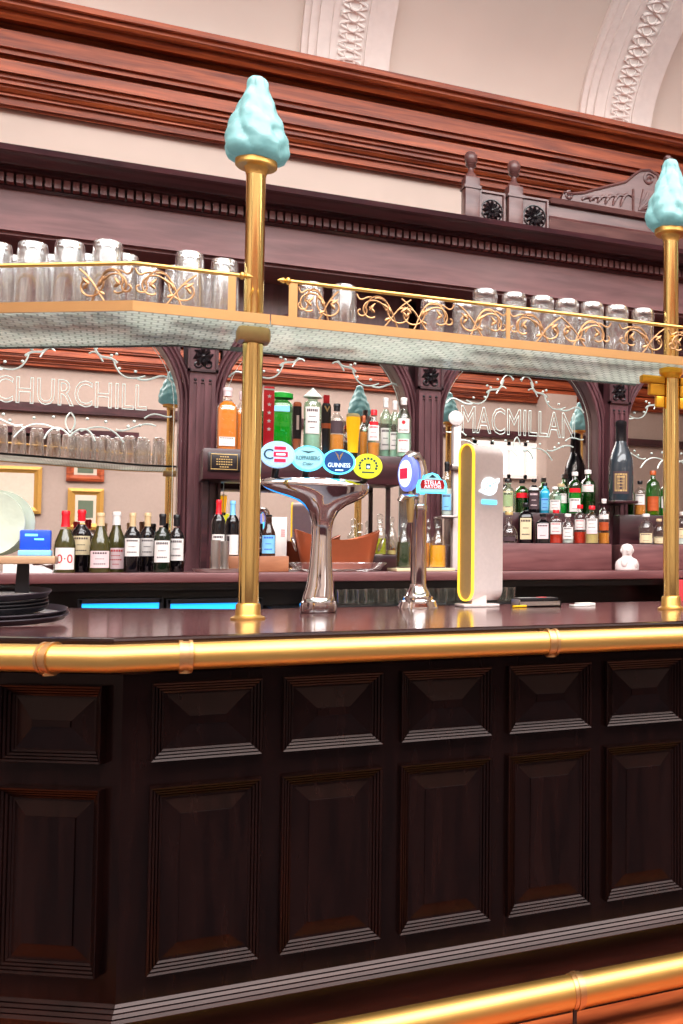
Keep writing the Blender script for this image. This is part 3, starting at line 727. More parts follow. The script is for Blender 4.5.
def crest_panel(xa, xb, yt):
    a = kz(xa, yt); b = kz(xb, yt); c = (a+b)/2; w = b.x-a.x; h = a.z-zk
    o = part('rosette_panel', MB().rings(w, h, [(0, 0), (0, .035), (.012, .035), (.018, .02), (.03, .02)], frame((c.x, YK+.02, zk+h/2), 0)).box2((a.x, YK+.015, zk), (b.x, YK+.05, a.z)), M_crest, gan, smooth=False)
    mb = MB(); Mf = frame((c.x, YK-.0, zk+h*.62), 0); R = w*.36
    for k in range(12):
        t = 2*pi*k/12; mb.tube([(.25*R*cos(t), .25*R*sin(t), .006), (.65*R*cos(t), .65*R*sin(t), .016), (R*cos(t), R*sin(t), .004)], R*.16, 6, Mf, taper=[.5, 1.1, .6])
    mb.sphere((0, 0, .012), R*.24, Mf, 12)
    ring = [(R*1.12*cos(2*pi*i/24), R*1.12*sin(2*pi*i/24), .004) for i in range(24)]; mb.tube(ring, R*.07, 6, Mf, closed=True)
    part('rosette', mb, M_black, o)
crest_panel(479, 505, 190); crest_panel(521, 548, 196)
a = kz(549, 199); b = kz(760, 199)
ys = [(zk, 0), (zk+(a.z-zk)*.35, .02), (zk+(a.z-zk)*.40, .0), (zk+(a.z-zk)*.62, .012), (zk+(a.z-zk)*.68, -.004), (a.z-.035, -.004), (a.z-.03, .03), (a.z, .04)]
pr = [(YK+.1, zk)]+[(YK-d, z) for z, d in ys]+[(YK+.1, a.z)]
part('crest_board', MB().extrude_profile(pr, a.x, b.x), M_crest, gan, smooth=False)
# scrolled pediment, mirrored about the finial
pc = kz(668, 155); hp = kz(560, 193); u = ppm(hp)
cx = pc.x; zb_ = a.z; hw = cx-hp.x
out = [(hw, 0), (hw*.98, .05), (hw*.90, .05), (hw*.8, .07), (hw*.6, .135), (hw*.42, .19), (hw*.34, .25), (hw*.28, .285), (hw*.2, .30), (hw*.12, .28), (hw*.10, .24), (hw*.05, .2), (hw*.0, .2)]
for sg in (-1, 1):
    poly = [(sg*q[0], q[1]) for q in out]+[(0, 0)]
    pe = part('scroll_pediment', MB().prism(poly, -.025, .025, frame((cx, YK, zb_), 0)), M_crest, gan, smooth=False)
    mb = MB(); Mf = frame((cx, YK-.026, zb_), 0)
    S = lambda pts: [(sg*q[0], q[1], 0) for q in pts]
    mb.tube(S(spiral(hw*.20, .235, .008, .045, 0, 9, 26)), .009, 6, Mf)
    mb.tube(S(spiral(hw*.93, .035, .006, .03, 0, 8, 22)), .008, 6, Mf)
    for k in range(6):
        x0 = hw*(.82-.07*k); mb.tube(S(bez((x0, .02), (x0-.02, .05+.012*k), (x0-.06, .05+.016*k), (x0-.09, .035+.012*k))), .012, 6, Mf, taper=[.5]+[1]*9+[.4])
    for k in range(6):
        t = .12+k*.24; mb.tube(S([(hw*.30, .015, 0), (hw*.30-.17*cos(t)*.9, .015+.15*sin(t), 0)]), .008, 6, Mf, taper=[.4, 1.2])
    mb.tube(S([(hw*.35, .0, 0), (hw*.35, .15, 0)]), .010, 6, Mf); mb.tube(S([q[:2]+(0,) if len(q) > 2 else (q[0], q[1], 0) for q in out[1:11]]), .010, 6, Mf)
    part('carved_leaf', mb, M_crest, pe)
part('pediment_finial', MB().lathe([(.05, zb_+.2), (.03, zb_+.22), (.03, zb_+.25), (.045, pc.z-.10), (.05, pc.z-.08), (.02, pc.z-.065), (.03, pc.z-.04), (.03, pc.z-.02), (.015, pc.z-.005), (.001, pc.z)], (cx, YK, 0), 16), M_crest, gan)
fl = kz(463, 214); mb = MB(); Mf = frame((fl.x, YK, zk), 0)
for k in range(6):
    t = pi/2+k*.25; mb.tube([(0, 0, 0), (.13*cos(t), .13*sin(t), 0)], .012, 6, Mf, taper=[.4, 1.3])
part('carved_fan', mb, M_crest, gan)

# ------------------------------------------------------------------ etched writing and ornament in the mirrors
mirrors = [o for o in gan.children if o.name.startswith('mirror')]
YE_ = YM-.0012
def etched(mir, body, xa, ya, xb, yb, hpx):
    a = at(xa, ya, YE_); b = at(xb, yb, YE_); c = (a+b)/2; h = hpx*ppm(c); w = b.x-a.x
    vs, fs = text(body, h, w, outline=.014, depth=.0012)
    part('etched_name', MB().add(vs, fs, frame((c.x, YE_, c.z), 0)), M_etch, mir)
def ornament(mir, cxp, cyp, upper=True, lower=True, sc=1.0):
    c = at(cxp, cyp, YE_); M = frame((c.x, YE_, c.z), 0); r = .0045
    for sg in (-1, 1):
        mb = MB()
        B = lambda *p: [(sg*q[0]*sc, q[1]*sc, 0) for q in bez(*p)]
        if upper:
            mb.tube(B((.03, .30), (.05, .36), (.10, .34), (.12, .27)), r, 5, M).tube(B((.10, .30), (.13, .18), (.17, .26), (.22, .20)), r*1.5, 5, M)
            mb.tube(B((.20, .22), (.22, .12), (.28, .10), (.36, .14)), r, 5, M).tube(B((.32, .12), (.40, .09), (.44, .20), (.50, .11)), r*1.3, 5, M)
            mb.tube(B((.08, .24), (.11, .27), (.13, .24), (.15, .20)), r, 5, M)
            for (x, y) in ((.03, .31), (.055, .335), (.19, .24), (.215, .25), (.31, .16), (.14, .30), (.23, .17)): mb.sphere((sg*x*sc, y*sc, 0), .009*sc, M, 8)
        if lower:
            mb.tube(B((0, -.20), (.03, -.16), (.03, -.12), (0, -.09)), r, 5, M).tube(B((0, -.22), (.05, -.15), (.10, -.17), (.12, -.24)), r*1.2, 5, M)
            mb.tube(B((.05, -.19), (.12, -.15), (.20, -.14), (.26, -.24)), r, 5, M).tube(B((.22, -.17), (.28, -.20), (.34, -.10), (.42, -.14)), r*1.1, 5, M)
            mb.tube(B((.36, -.10), (.42, -.04), (.46, -.10), (.5, -.08)), r, 5, M)
            for (x, y) in ((.08, -.12), (.17, -.13), (.31, -.12), (.34, -.14), (.28, -.15)): mb.sphere((sg*x*sc, y*sc, 0), .009*sc, M, 8)
        part('etched_scroll', mb, M_etch, mir)
etched(mirrors[0], 'CHURCHILL', -6, 387, 147, 399, 27)
ornament(mirrors[0], 71, 396)
ornament(mirrors[1], 318, 402, True, False)
etched(mirrors[2], 'MACMILLAN', 461, 419, 575, 426, 27)
ornament(mirrors[2], 517, 424, sc=.95)
ornament(mirrors[3], 672, 437, sc=.95)

# ================================================================== BACK COUNTER
ZB = EYE-.052; YB = 5.62
bc = thing('back_counter', 'long dark wood back counter under the mirrors', 'back counter', (1, YB, 0))
part('worktop', MB().box2((gx0, YB, ZB-.05), (gx1, YA-.02, ZB), bev=.008), M_back, bc)
part('front_rail', MB().box2((gx0, YB+.05, ZB-.085), (gx1, YB+.09, ZB-.05)), M_black, bc)
part('carcass', MB().box2((gx0, YB+.25, 0), (gx1, YA-.02, ZB-.05)), M_black, bc)
def wb_x(px, Y=YB): return at(px, 600, Y).x
# blue-lit bottle coolers
for (a, b, lab) in ((79, 162, 'left under-counter bottle cooler glowing blue, beside the trays'), (168, 262, 'right under-counter bottle cooler glowing blue, behind left lamp post')):
    x0, x1 = wb_x(a), wb_x(b); zt = at(a, 604, YB).z
    t = thing('bottle_cooler', lab, 'fridge', ((x0+x1)/2, YB, 0))
    part('cabinet', MB().box2((x0-.006, YB+.03, .05), (x1+.006, YB+.245, zt+.022)), M_blackp, t)
    part('door_frame', MB().box2((x0-.006, YB+.005, .08), (x0+.012, YB+.03, zt+.02)).box2((x1-.012, YB+.005, .08), (x1+.006, YB+.03, zt+.02)).box2((x0, YB+.005, zt), (x1, YB+.03, zt+.02)), M_blackp, t)
    part('lit_glass', MB().box2((x0+.012, YB+.012, .1), (x1-.012, YB+.02, zt)), M_bluelit, t)
    part('base_legs', MB().box2((x0, YB+.05, 0), (x1, YB+.2, .05)), M_blackp, t)
# glass rack shelf in the dark under the counter
zr_ = at(360, 606, YB-.1).z
t = thing('drainer_shelf', 'dark drainer shelf under the back counter behind the chrome font', 'shelf', (wb_x(360), YB, 0))
part('grille', MB().box2((wb_x(268), YB-.12, zr_-.02), (wb_x(540), YB+.245, zr_)), M_blackp, t)
part('support', MB().box2((wb_x(270), YB-.1, 0), (wb_x(276), YB+.2, zr_-.02)).box2((wb_x(530), YB-.1, 0), (wb_x(538), YB+.2, zr_-.02)), M_blackp, t)
gt = None
k = 0
for row, Y in enumerate((YB-.06, YB+.04)):
    for i in range(9):
        px = 342+i*20+row*8
        if gt is None:
            gt = tag(mesh('tumbler', MB().lathe([(.030, 0), (.032, .03), (.036, .085), (.034, .085), (.029, .012), (.001, .01)], seg=16, cap=False), G_clear), 'x', 'glass'); o = gt
        else: o = gt.copy(); COL.objects.link(o)
        o.location = (at(px, 600, Y).x, Y, zr_); o['group'] = 'tumblers on the drainer shelf'; o['label'] = 'small clear tumbler draining in the dark under the back counter'
q_ = at(314, 604, YB-.07); u = ppm(q_)
tag(mesh('spray_bottle', MB().lathe([(4*u, zr_+.001), (5*u, zr_+.004), (5*u, zr_+11*u), (2*u, zr_+15*u), (1.8*u, zr_+20*u), (.002, zr_+20.5*u)], (q_.x, YB-.07, 0), 20), M_blue), 'small blue bottle in the dark just left of the chrome font base', 'bottle')
# raised display shelf between the first two pilasters
YR = 5.98
ra, rb = at(203, 450, YR), at(402, 450, YR); zR = at(300, 452, YR).z; zR0 = at(300, 482, YR).z
t = thing('display_shelf', 'dark raised shelf holding spirits across the middle mirror', 'shelf', ((ra.x+rb.x)/2, YR, zR0))
part('shelf_box', MB().box2((ra.x, YR, zR0), (rb.x, YM-.225, zR), bev=.006), M_backd, t)
part('side_support', MB().box2((ra.x+.01, YR+.16, ZB+.001), (ra.x+.04, YM-.24, zR0)), M_backd, t)
part('side_support', MB().box2((rb.x-.025, YR+.27, ZB+.001), (rb.x, YM-.23, zR0)), M_backd, t)
pa, pb = at(208, 452, YR), at(240, 472, YR); c = (pa+pb)/2
pl = part('brass_plaque', MB().box((c.x, YR-.006, c.z), (pb.x-pa.x, .012, pa.z-pb.z), bev=.003), M_black, t, label='black plaque with gold border and lines of lettering')
mb = MB(); Mf = frame((c.x, YR-.013, c.z), 0); w, h = pb.x-pa.x-.03, pa.z-pb.z-.02
mb.tube([(-w/2, -h/2, 0), (w/2, -h/2, 0), (w/2, h/2, 0), (-w/2, h/2, 0)], .003, 5, Mf, closed=True)
for i, ww in enumerate((.5, .8, .86, .8, .55)):
    n = int(ww*9)
    for j in range(n):
        xx = (j-(n-1)/2)*w*.09; mb.box((xx, h*(.34-.17*i), 0), (w*.06, h*.07, .002), Mf)
part('gold_lettering', mb, M_gold, pl)
# stepped risers on the right
YT1, YT2 = 5.98, 6.17
def riser(xa, xb, label, yb=YM-.225):
    a = at(xa, 545, YT1).x; b = at(xb, 545, YT1).x; z1 = at(550, 543.5, YT1).z; z2 = at(550, 513, YT2).z
    t = thing('bottle_riser', label, 'riser', ((a+b)/2, YT1, ZB))
    part('lower_step', MB().box2((a, YT1, ZB+.001), (b, yb, z1), bev=.006), M_back, t)
    part('upper_step', MB().box2((a+.01, YT2, z1), (b-.03, yb, z2), bev=.005), M_backd, t)
    return z1, z2
z1r, z2r = riser(482, 612, 'stepped mauve wood riser under the spirits of the third mirror', YA-.012)
riser(631, 730, 'stepped mauve wood riser right of the white bust')

# ================================================================== BOTTLES
P_BORD = [(.98, 0), (1, .012), (1, .56), (.97, .62), (.80, .68), (.50, .73), (.38, .77), (.36, .93), (.40, .935), (.40, .985), (.34, 1)]
P_BURG = [(.98, 0), (1, .012), (1, .42), (.94, .50), (.72, .60), (.48, .70), (.36, .80), (.34, .93), (.38, .935), (.38, .985), (.33, 1)]
P_SPIR = [(.94, 0), (1, .015), (1, .62), (.96, .68), (.78, .735), (.48, .78), (.40, .81), (.38, .94), (.42, .945), (.42, .99), (.38, 1)]
P_GIN = [(.94, 0), (1, .02), (1, .60), (.98, .67), (.86, .74), (.52, .79), (.36, .82), (.33, .90), (.44, .905), (.44, .985), (.40, 1)]
P_DEC = [(.96, 0), (1, .02), (.98, .42), (.90, .52), (.60, .62), (.34, .69), (.32, .78), (.48, .79), (.30, .80), (.42, .83), (.46, .90), (.42, .97), (.2, 1)]
P_FLASK = [(.80, 0), (.95, .03), (1, .20), (.98, .34), (.80, .46), (.50, .54), (.38, .60), (.36, .80), (.44, .81), (.44, .97), (.40, 1)]
P_BEER = [(.98, 0), (1, .012), (1, .50), (.92, .58), (.62, .70), (.45, .80), (.40, .93), (.46, .94), (.46, .99), (.38, 1)]
P_MAG = [(.96, 0), (1, .012), (1, .44), (.95, .52), (.78, .60), (.55, .68), (.44, .74), (.40, .92), (.44, .93), (.44, .985), (.36, 1)]
P_OVAL = [(.70, 0), (.90, .03), (1, .30), (1, .52), (.92, .62), (.66, .72), (.42, .77), (.38, .86), (.46, .87), (.46, .98), (.40, 1)]
def interp(pf, z):
    for i in range(len(pf)-1):
        if pf[i][1] <= z <= pf[i+1][1]: return pf[i][0]+(pf[i+1][0]-pf[i][0])*(z-pf[i][1])/(pf[i+1][1]-pf[i][1]+1e-9)
    return pf[-1][0]
def bottle(px, ytop, wpx, Y, zs_, label, pf, glass, cap=None, capf=.90, liq=None, lev=.6, labs=(), group=None, ex=2, name='spirit_bottle', cat='bottle', sy=1, turn=0):
    p = at(px, ytop, Y); u = ppm(p); h = p.z-zs_; r = wpx/2*u
    t = thing(name, label, cat, (0, 0, 0), group, local=True)
    part('bottle_glass', MB().lathe([(a*r, b*h) for a, b in pf if b <= capf+.03 or not cap]if cap else [(a*r, b*h) for a, b in pf], seg=28, ex=ex, sy=sy), glass, t)
    if cap:
        cp = [(interp(pf, capf)*r*1.04, capf*h)]+[(a*r*1.06, b*h) for a, b in pf if b > capf]
        part('cap', MB().lathe(cp, seg=20), cap, t)
    if liq:
        lp = [(max(a*r-.004, .002), max(b*h, .005)) for a, b in pf if b < lev]+[(max(interp(pf, lev)*r-.004, .002), lev*h)]
        part('liquid', MB().lathe(lp, seg=24, ex=ex, sy=sy), liq, t)
    for (z0, z1, span, m, mark, mm) in labs:
        rr = max(interp(pf, z0), interp(pf, z1))*r+.0012; mb = MB(); vs = []; fs = []; n = 10
        flat = ex > 2
        for i in range(n+1):
            a = (i/n-.5)*span
            if flat: xx, yy = rr*1.0*a/1.2, -(rr*sy)-.0005
            else: xx, yy = rr*sin(a), -rr*cos(a)*sy
            for z in (z0*h, z1*h): vs += [(xx, yy, z), (xx*.985, yy*.985+(.001 if flat else 0), z)]
        for i in range(n):
            q = i*4; fs += [(q, q+4, q+6, q+2), (q+1, q+3, q+7, q+5), (q, q+1, q+5, q+4), (q+2, q+6, q+7, q+3)]
        fs += [(0, 2, 3, 1), (n*4, n*4+1, n*4+3, n*4+2)]
        lo = part('label', mb.add(vs, fs), m, t)
        if mark:
            g = MB(); W = rr*min(span, 1.9)*.8; H = (z1-z0)*h; zc = (z0+z1)/2*h
            if isinstance(mark, str):
                for li, ln in enumerate(mark.split('|')):
                    nl = len(mark.split('|')); vv, ff = text(ln, H*.62/nl if nl > 1 else None, W, depth=.0006)
                    yy = ((nl-1)/2-li)*H*.8/nl
                    vv = [(x, y+yy, z) for x, y, z in vv]
                    if flat: g.add([(x, -(rr*sy)-.0014-z, y+zc) for x, y, z in vv], ff)
                    else: g.add([(q[0], q[1]*sy, q[2]+zc) for q in arc_wrap(vv, rr+.0006)], ff)
            else:                                  # a few printed rules and an emblem
                for li in range(mark):
                    ww = W*(.9, .55, .75, .4)[li % 4]; y0 = zc+H*(.32-.62*li/max(1, mark-1)); hh = H*(.10, .04, .06, .04)[li % 4]
                    m_ = 6
                    for i in range(m_):
                        a0, a1 = (i/m_-.5)*ww, ((i+.72)/m_-.5)*ww
                        if flat: g.add([(a0, -(rr*sy)-.0012, y0), (a1, -(rr*sy)-.0012, y0), (a1, -(rr*sy)-.0012, y0+hh), (a0, -(rr*sy)-.0012, y0+hh)], [(0, 1, 2, 3)])
                        else: g.add([((rr+.0008)*sin(a/rr), -(rr+.0008)*cos(a/rr)*sy, z) for a, z in ((a0, y0), (a1, y0), (a1, y0+hh), (a0, y0+hh))], [(0, 1, 2, 3)])
            part('label_print', g, mm or M_ink, lo)
    t.location = (p.x, Y, zs_+.001); t.rotation_euler = (0, 0, face_yaw(p)+turn)
    return t
WG = 'wine bottles lined up under the left mirror'
YWN = 5.74
WL = lambda z0, z1, mark, m=M_paper, mm=None: [(z0, z1, 2.0, m, mark, mm)]
wines = [(66, 511, 19, P_BURG, G_olive, M_redcap, .74, WL(.05, .40, '0·0', M_paper, M_inkred), 'wine bottle with red cap and big red 0·0 on its white label'),
         (82, 510, 18, P_BORD, G_black, M_redcap, .82, WL(.28, .58, 3, M_cream), 'dark wine bottle with dull red cap and cream label'),
         (101, 513, 19, P_BURG, G_olive, M_creamcap, .78, WL(.08, .36, 3, M_pink), 'wine bottle with cream cap and wavy pale pink label'),
         (117, 512, 19, P_BURG, G_olive, M_paper, .78, WL(.06, .40, 4, M_pink, M_inkred), 'wine bottle with white cap and pink label with red triangle'),
         (133, 513, 15, P_BORD, G_black, M_creamcap, .77, WL(.27, .57, 3), 'black wine bottle with cream cap, left one of the cream-capped pair'),
         (148, 513, 15, P_BORD, G_black, M_creamcap, .77, WL(.27, .57, 3), 'black wine bottle with cream cap, right one of the cream-capped pair'),
         (163, 514, 16, P_BORD, G_dgreen, M_blackp, .80, WL(.17, .54, 3), 'dark green wine bottle with black cap and tall white label'),
         (177, 515, 15, P_BORD, G_black, M_blackp, .80, WL(.20, .58, 3), 'black wine bottle at the right end of the row, beside the pilaster')]
for i, (px, yt, w, pf, g, cp, cf, lb, lab) in enumerate(wines):
    bottle(px, yt, w, YWN+.10*(i % 2), ZB, lab, pf, g, cp, cf, labs=lb, group=WG, name='wine_bottle')
# behind the left post
cra, crb = at(213, 560, 5.78), at(289, 560, 5.78); zcr = at(250, 556, 5.78).z
t = tag(mesh('wooden_crate', MB().box2((cra.x, 5.78, ZB), (crb.x, 6.0, zcr), bev=.005), M_box), 'low brown wooden box on the back counter behind left lamp post', 'box')
bottle(219, 500, 13, 5.83, zcr, 'dark wine bottle with red cap standing on the brown box', P_BORD, G_black, M_redcap, .74, labs=WL(.02, .38, 2), name='wine_bottle')
bottle(233, 501, 13, 5.90, zcr, 'dark wine bottle with blue cap standing on the brown box', P_BORD, G_black, MATS['cyan_print'], .74, labs=WL(.02, .38, 'L'), name='wine_bottle')
bottle(269, 515, 13, 5.86, zcr, 'small brown beer bottle with blue label on the brown box', P_BEER, G_brown, M_blackp, .95, labs=[(.06, .50, 2.2, M_cyan, 3, M_blue)], name='beer_bottle')
bottle(258, 522, 10, 5.93, zcr, 'dark bottle half hidden behind left lamp post', P_BEER, G_black, M_blackp, .95, labs=[(.1, .6, 2, M_ink, 3, M_paper)], name='beer_bottle')
t = tag(mesh('paper_stack', MB().box2((at(272, 530, 5.96).x, 5.96, zcr), (at(287, 530, 5.96).x, 5.985, at(280, 517, 5.96).z), bev=.002), M_paper), 'white printed card behind the blue labelled beer bottle', 'card')
mb = MB()
for k in range(4): mb.box((at(283, 530, 5.96).x, 5.9592, at(280, 530+2*k, 5.96).z), (.02, .0012, .004))
part('print', mb, M_inkred, t)
# steel shakers on a tray
ZTY = ZB+.012
tr = thing('steel_tray', 'shallow steel tray under the two tall steel tumblers', 'tray', (at(219, 570, 5.70).x, 5.70, ZB))
c = at(220, 570, 5.70)
part('dish', MB().lathe([(.10, ZB+.0005), (.115, ZB+.002), (.13, ZB+.018), (.127, ZB+.018), (.113, ZB+.006), (.001, ZB+.006)], (c.x, 5.70, 0), 32, sy=.55), M_steel, tr)
for i, (px, yt, w) in enumerate(((216, 539, 9), (225, 540, 8))):
    p = at(px, yt, 5.685+.03*i); r = w/2*ppm(p); h = p.z-ZB-.006
    tag(mesh('steel_tumbler', MB().lathe([(r*.94, ZB+.006), (r, ZB+.02), (r, ZB+h), (r*.92, ZB+h), (r*.9, ZB+.02), (.001, ZB+.015)], (p.x, 5.685+.03*i, 0), 24), M_steel), 'tall plain steel tumbler, %s of the two on the steel tray' % ('left', 'right')[i], 'tumbler')
# copper bucket on glass dish
YBk = 5.92
p = at(337, 566, YBk); u = ppm(p)
dz = ZB
tag(mesh('glass_dish', MB().lathe([(.19, dz), (.22, dz+.006), (.255, dz+.04), (.262, dz+.045), (.258, dz+.05), (.22, dz+.014), (.001, dz+.012)], (p.x+.01, YBk, 0), 40, sy=.62), M_glass), 'wide clear glass dish under the copper bucket', 'dish')
bk = thing('ice_bucket', 'oval copper brown bucket with dipped rim behind the chrome font', 'bucket', (p.x, YBk, dz+.013))
hw0, hw1 = 33*u, 42*u; hb = at(337, 533, YBk).z-dz; zb0 = dz+.0145
mb = MB(); vs = []; fs = []; n = 40; rows = 7
for shell in (0, 1):
    for j in range(rows):
        k = j/(rows-1); k = k if shell == 0 else 1-k
        for i in range(n):
            a = 2*pi*i/n; w = hw0+(hw1-hw0)*k-(.004*shell)
            z = zb0+(.008 if shell else 0)+k*(hb*.80+.06*(abs(cos(a))**2)*1.0*k-.012*k-(.008 if shell else 0))
            vs.append((p.x+w*cos(a), YBk+w*.62*sin(a), z))
R2 = 2*rows
for j in range(R2-1):
    for i in range(n): fs.append((j*n+i, j*n+(i+1) % n, (j+1)*n+(i+1) % n, (j+1)*n+i))
fs.append(tuple(range(n))); fs.append(tuple(range((R2-1)*n, R2*n)))
part('tub', mb.add(vs, fs), M_copper, bk)
for sg in (-1, 1):
    c = Vector((p.x+sg*hw1*1.0, YBk-.02, zb0+hb*.72)); pts = [(c.x+sg*.012*sin(t), c.y+.03*cos(t), c.z+.035*sin(t)-.02) for t in [pi*i/8*2 for i in range(8)]]
    part('ring_handle', MB().tube(pts, .004, 6, closed=True), M_steel, bk)
# spirits on the raised shelf
SG = 'spirits on the raised shelf of the middle mirror'
YSp = 6.10
LB = lambda z0, z1, mark=2, m=M_paper, mm=None, sp=1.7: [(z0, z1, sp, m, mark, mm)]
bottle(228, 388, 20, YSp, zR, 'square bottle of bright orange spirit above the black plaque', P_SPIR, G_clear, M_pink, .86, L_orange, .78, LB(.06, .20), ex=4, group=SG)
bottle(243, 392, 16, YSp+.10, zR, 'orange spirit bottle half hidden by the left lamp post', P_SPIR, G_clear, M_pink, .86, L_orange, .70, ex=4, group=SG)
bottle(282, 393, 21, YSp, zR, 'wide square bottle of vivid green spirit with pale band', [(.94, 0), (1, .015), (1, .74), (.97, .80), (.80, .84), (.60, .86), (.55, .90), (.95, .905), (.95, .985), (.7, 1)], G_green, M_green, .90, L_green, .66, LB(.67, .76, 0, M_cyan), ex=4, group=SG)
bottle(313, 388, 17, YSp, zR, 'tall clear crystal bottle with pointed top shaped after a reflected flame and pale label', [(.9, 0), (1, .03), (1, .72), (.9, .78), (.55, .80), (.55, .84), (1.0, .85), (1.0, .87), (.5, .93), (.05, 1)], G_mint, M_etch, .845, L_pale, .5, LB(.30, .70, 4, M_paper), group=SG)  # pointed pale cap imitates the mirror reflection of a lamp flame
bottle(337, 404, 15, YSp+.02, zR, 'amber spirit bottle between the dark and the beer shaped tap handles', P_SPIR, G_clear, M_blackp, .86, L_amber, .40, LB(.42, .66, 2, M_ink), group=SG)
bottle(364, 416, 9, YSp+.10, zR, 'slim bottle of brown spirit right of the beer shaped tap handle', P_SPIR, G_clear, M_copper, .84, L_amber, .62, group=SG)
bottle(374, 410, 13, YSp, zR, 'rounded bottle of amber spirit with red and white label', P_OVAL, G_clear, M_redcap, .88, L_amber, .30, LB(.34, .66, 3, M_paper, M_inkred)+[(.66, .74, 1.7, M_redcap, 0, None)], group=SG)
bottle(386, 398, 12, YSp+.11, zR, 'clear white spirit bottle with white cap, left one of the clear group', P_SPIR, G_mint, M_paper, .84, L_pale, .3, LB(.15, .5, 3), group=SG)
bottle(395, 401, 11, YSp+.03, zR, 'clear white spirit bottle with white cap, middle one of the clear group', P_SPIR, G_mint, M_paper, .84, L_pale, .3, LB(.15, .45, 3), group=SG)
b = bottle(404, 398, 15, YSp-.06, zR, 'clear white spirit bottle with red round emblem, right one of the clear group', P_SPIR, G_mint, M_paper, .88, L_pale, .4, [(.42, .64, 1.6, M_paper, 0, None), (.40, .50, 1.5, M_paper, 'BACARDI', M_ink), (.08, .30, 1.6, M_paper, 2, M_inkred)], group=SG)
rb_ = at(404, 398, YSp-.06); rr = 7.5*ppm(rb_); hh = rb_.z-zR
mb = MB(); mb.lathe([(.0035*3, 0), (.0035*3, .0012)], seg=18, M=Matrix.Translation((0, -rr-.0022, hh*.575)) @ Matrix.Rotation(pi/2, 4, 'X'))
part('emblem', mb, M_redcap, b, label='red round emblem')
# decanters low on the counter
t = thing('low_step', 'low grey brown board under the decanters beside the bucket', 'board', (at(415, 567, 5.9).x, 5.9, ZB))
lb0, lb1 = at(366, 560, 6.06).x, at(397, 560, 6.06).x; zl = at(385, 555, 6.06).z
part('board_top', MB().box2((lb0, 6.06, ZB+.001), (lb1, 6.24, zl), bev=.004), M_backd, t)
cb_ = tag(mesh('cream_board', MB().box2((at(395, 566, 5.84).x, 5.80, ZB), (at(453, 566, 5.84).x, 6.04, ZB+.018), bev=.003), M_cream), 'thin cream board under the orange and dark green decanters', 'board')
DG = 'stoppered decanters beside the lit beer font'
bottle(380, 514, 14, 6.12, zl, 'stoppered decanter of olive yellow spirit right of the bucket', P_DEC, G_clear, None, .9, L_olive, .40, group=DG)
bottle(392, 517, 10, 6.16, zl, 'small clear stoppered decanter behind the dark green one', P_DEC, G_clear, None, .9, L_straw, .12, group=DG)
bottle(404, 516, 15, 5.90, ZB+.018, 'stoppered decanter of dark green spirit left of the chrome pillar font', P_DEC, G_clear, None, .9, L_dgreen, .50, group=DG)
bottle(438, 517, 17, 5.90, ZB+.018, 'stoppered decanter of yellow orange spirit right of the chrome pillar font', P_DEC, G_clear, None, .9, L_yel, .44, group=DG)
bottle(428, 519, 11, 6.0, ZB+.018, 'narrow amber decanter just behind the chrome pillar font', P_DEC, G_clear, None, .9, L_amber, .5, group=DG)
# spirits of the third mirror
TG = 'spirits on the upper step under the third mirror'; FG = 'spirits on the lower step under the third mirror'
Yf1, Yf2 = 6.06, 6.222
up_ = [(508, 479, 14, P_OVAL, G_mint, M_blackp, L_straw, .12, LB(.02, .62, 2, M_cream), 'clear bottle with big cream label beside the white font', 2),
       (522, 480, 14, P_SPIR, G_green, M_blackp, L_dgreen, .5, LB(.45, .6, 0, M_redcap), 'green bottle with black cap and red seal on the upper step', 2),
       (534, 479, 12, P_SPIR, G_black, M_blackp, None, 0, LB(.66, .74, 0, M_paper)+LB(.1, .6, 3, M_ink, M_pink), 'black bottle with small white neck label on the upper step', 2),
       (545, 483, 10, P_GIN, G_blue, M_blackp, None, 0, LB(.1, .5, 3, M_cyan, M_blue), 'square bright blue gin bottle', 4),
       (555, 487, 13, P_GIN, G_mint, M_paper, L_pale, .3, LB(.1, .5, 3), 'mint clear bottle right of the bright blue one', 2),
       (561, 484, 15, P_OVAL, G_mint, M_creamcap, L_green, .4, LB(.35, .66, 2, M_paper, M_ink), 'pale green round bottle with oval white label', 2),
       (575, 472, 14, P_GIN, G_green, M_paper, L_green, .60, LB(.04, .36, 2)+LB(.5, .6, 0, M_redcap), 'tall green gin bottle with white cap, left of the green pair', 2),
       (588, 470, 15, P_GIN, G_green, M_paper, L_dgreen, .46, LB(.50, .66, 2, M_paper, M_inkred), 'tall green gin bottle with white cap, right of the green pair', 2)]
for i, (px, yt, w, pf, g, cp, lq, lv, lb, lab, ex) in enumerate(up_): bottle(px, yt, w, Yf2+(-.005, .075)[i % 2], z2r, lab, pf, g, cp, .90, lq, lv, lb, group=TG, ex=ex)
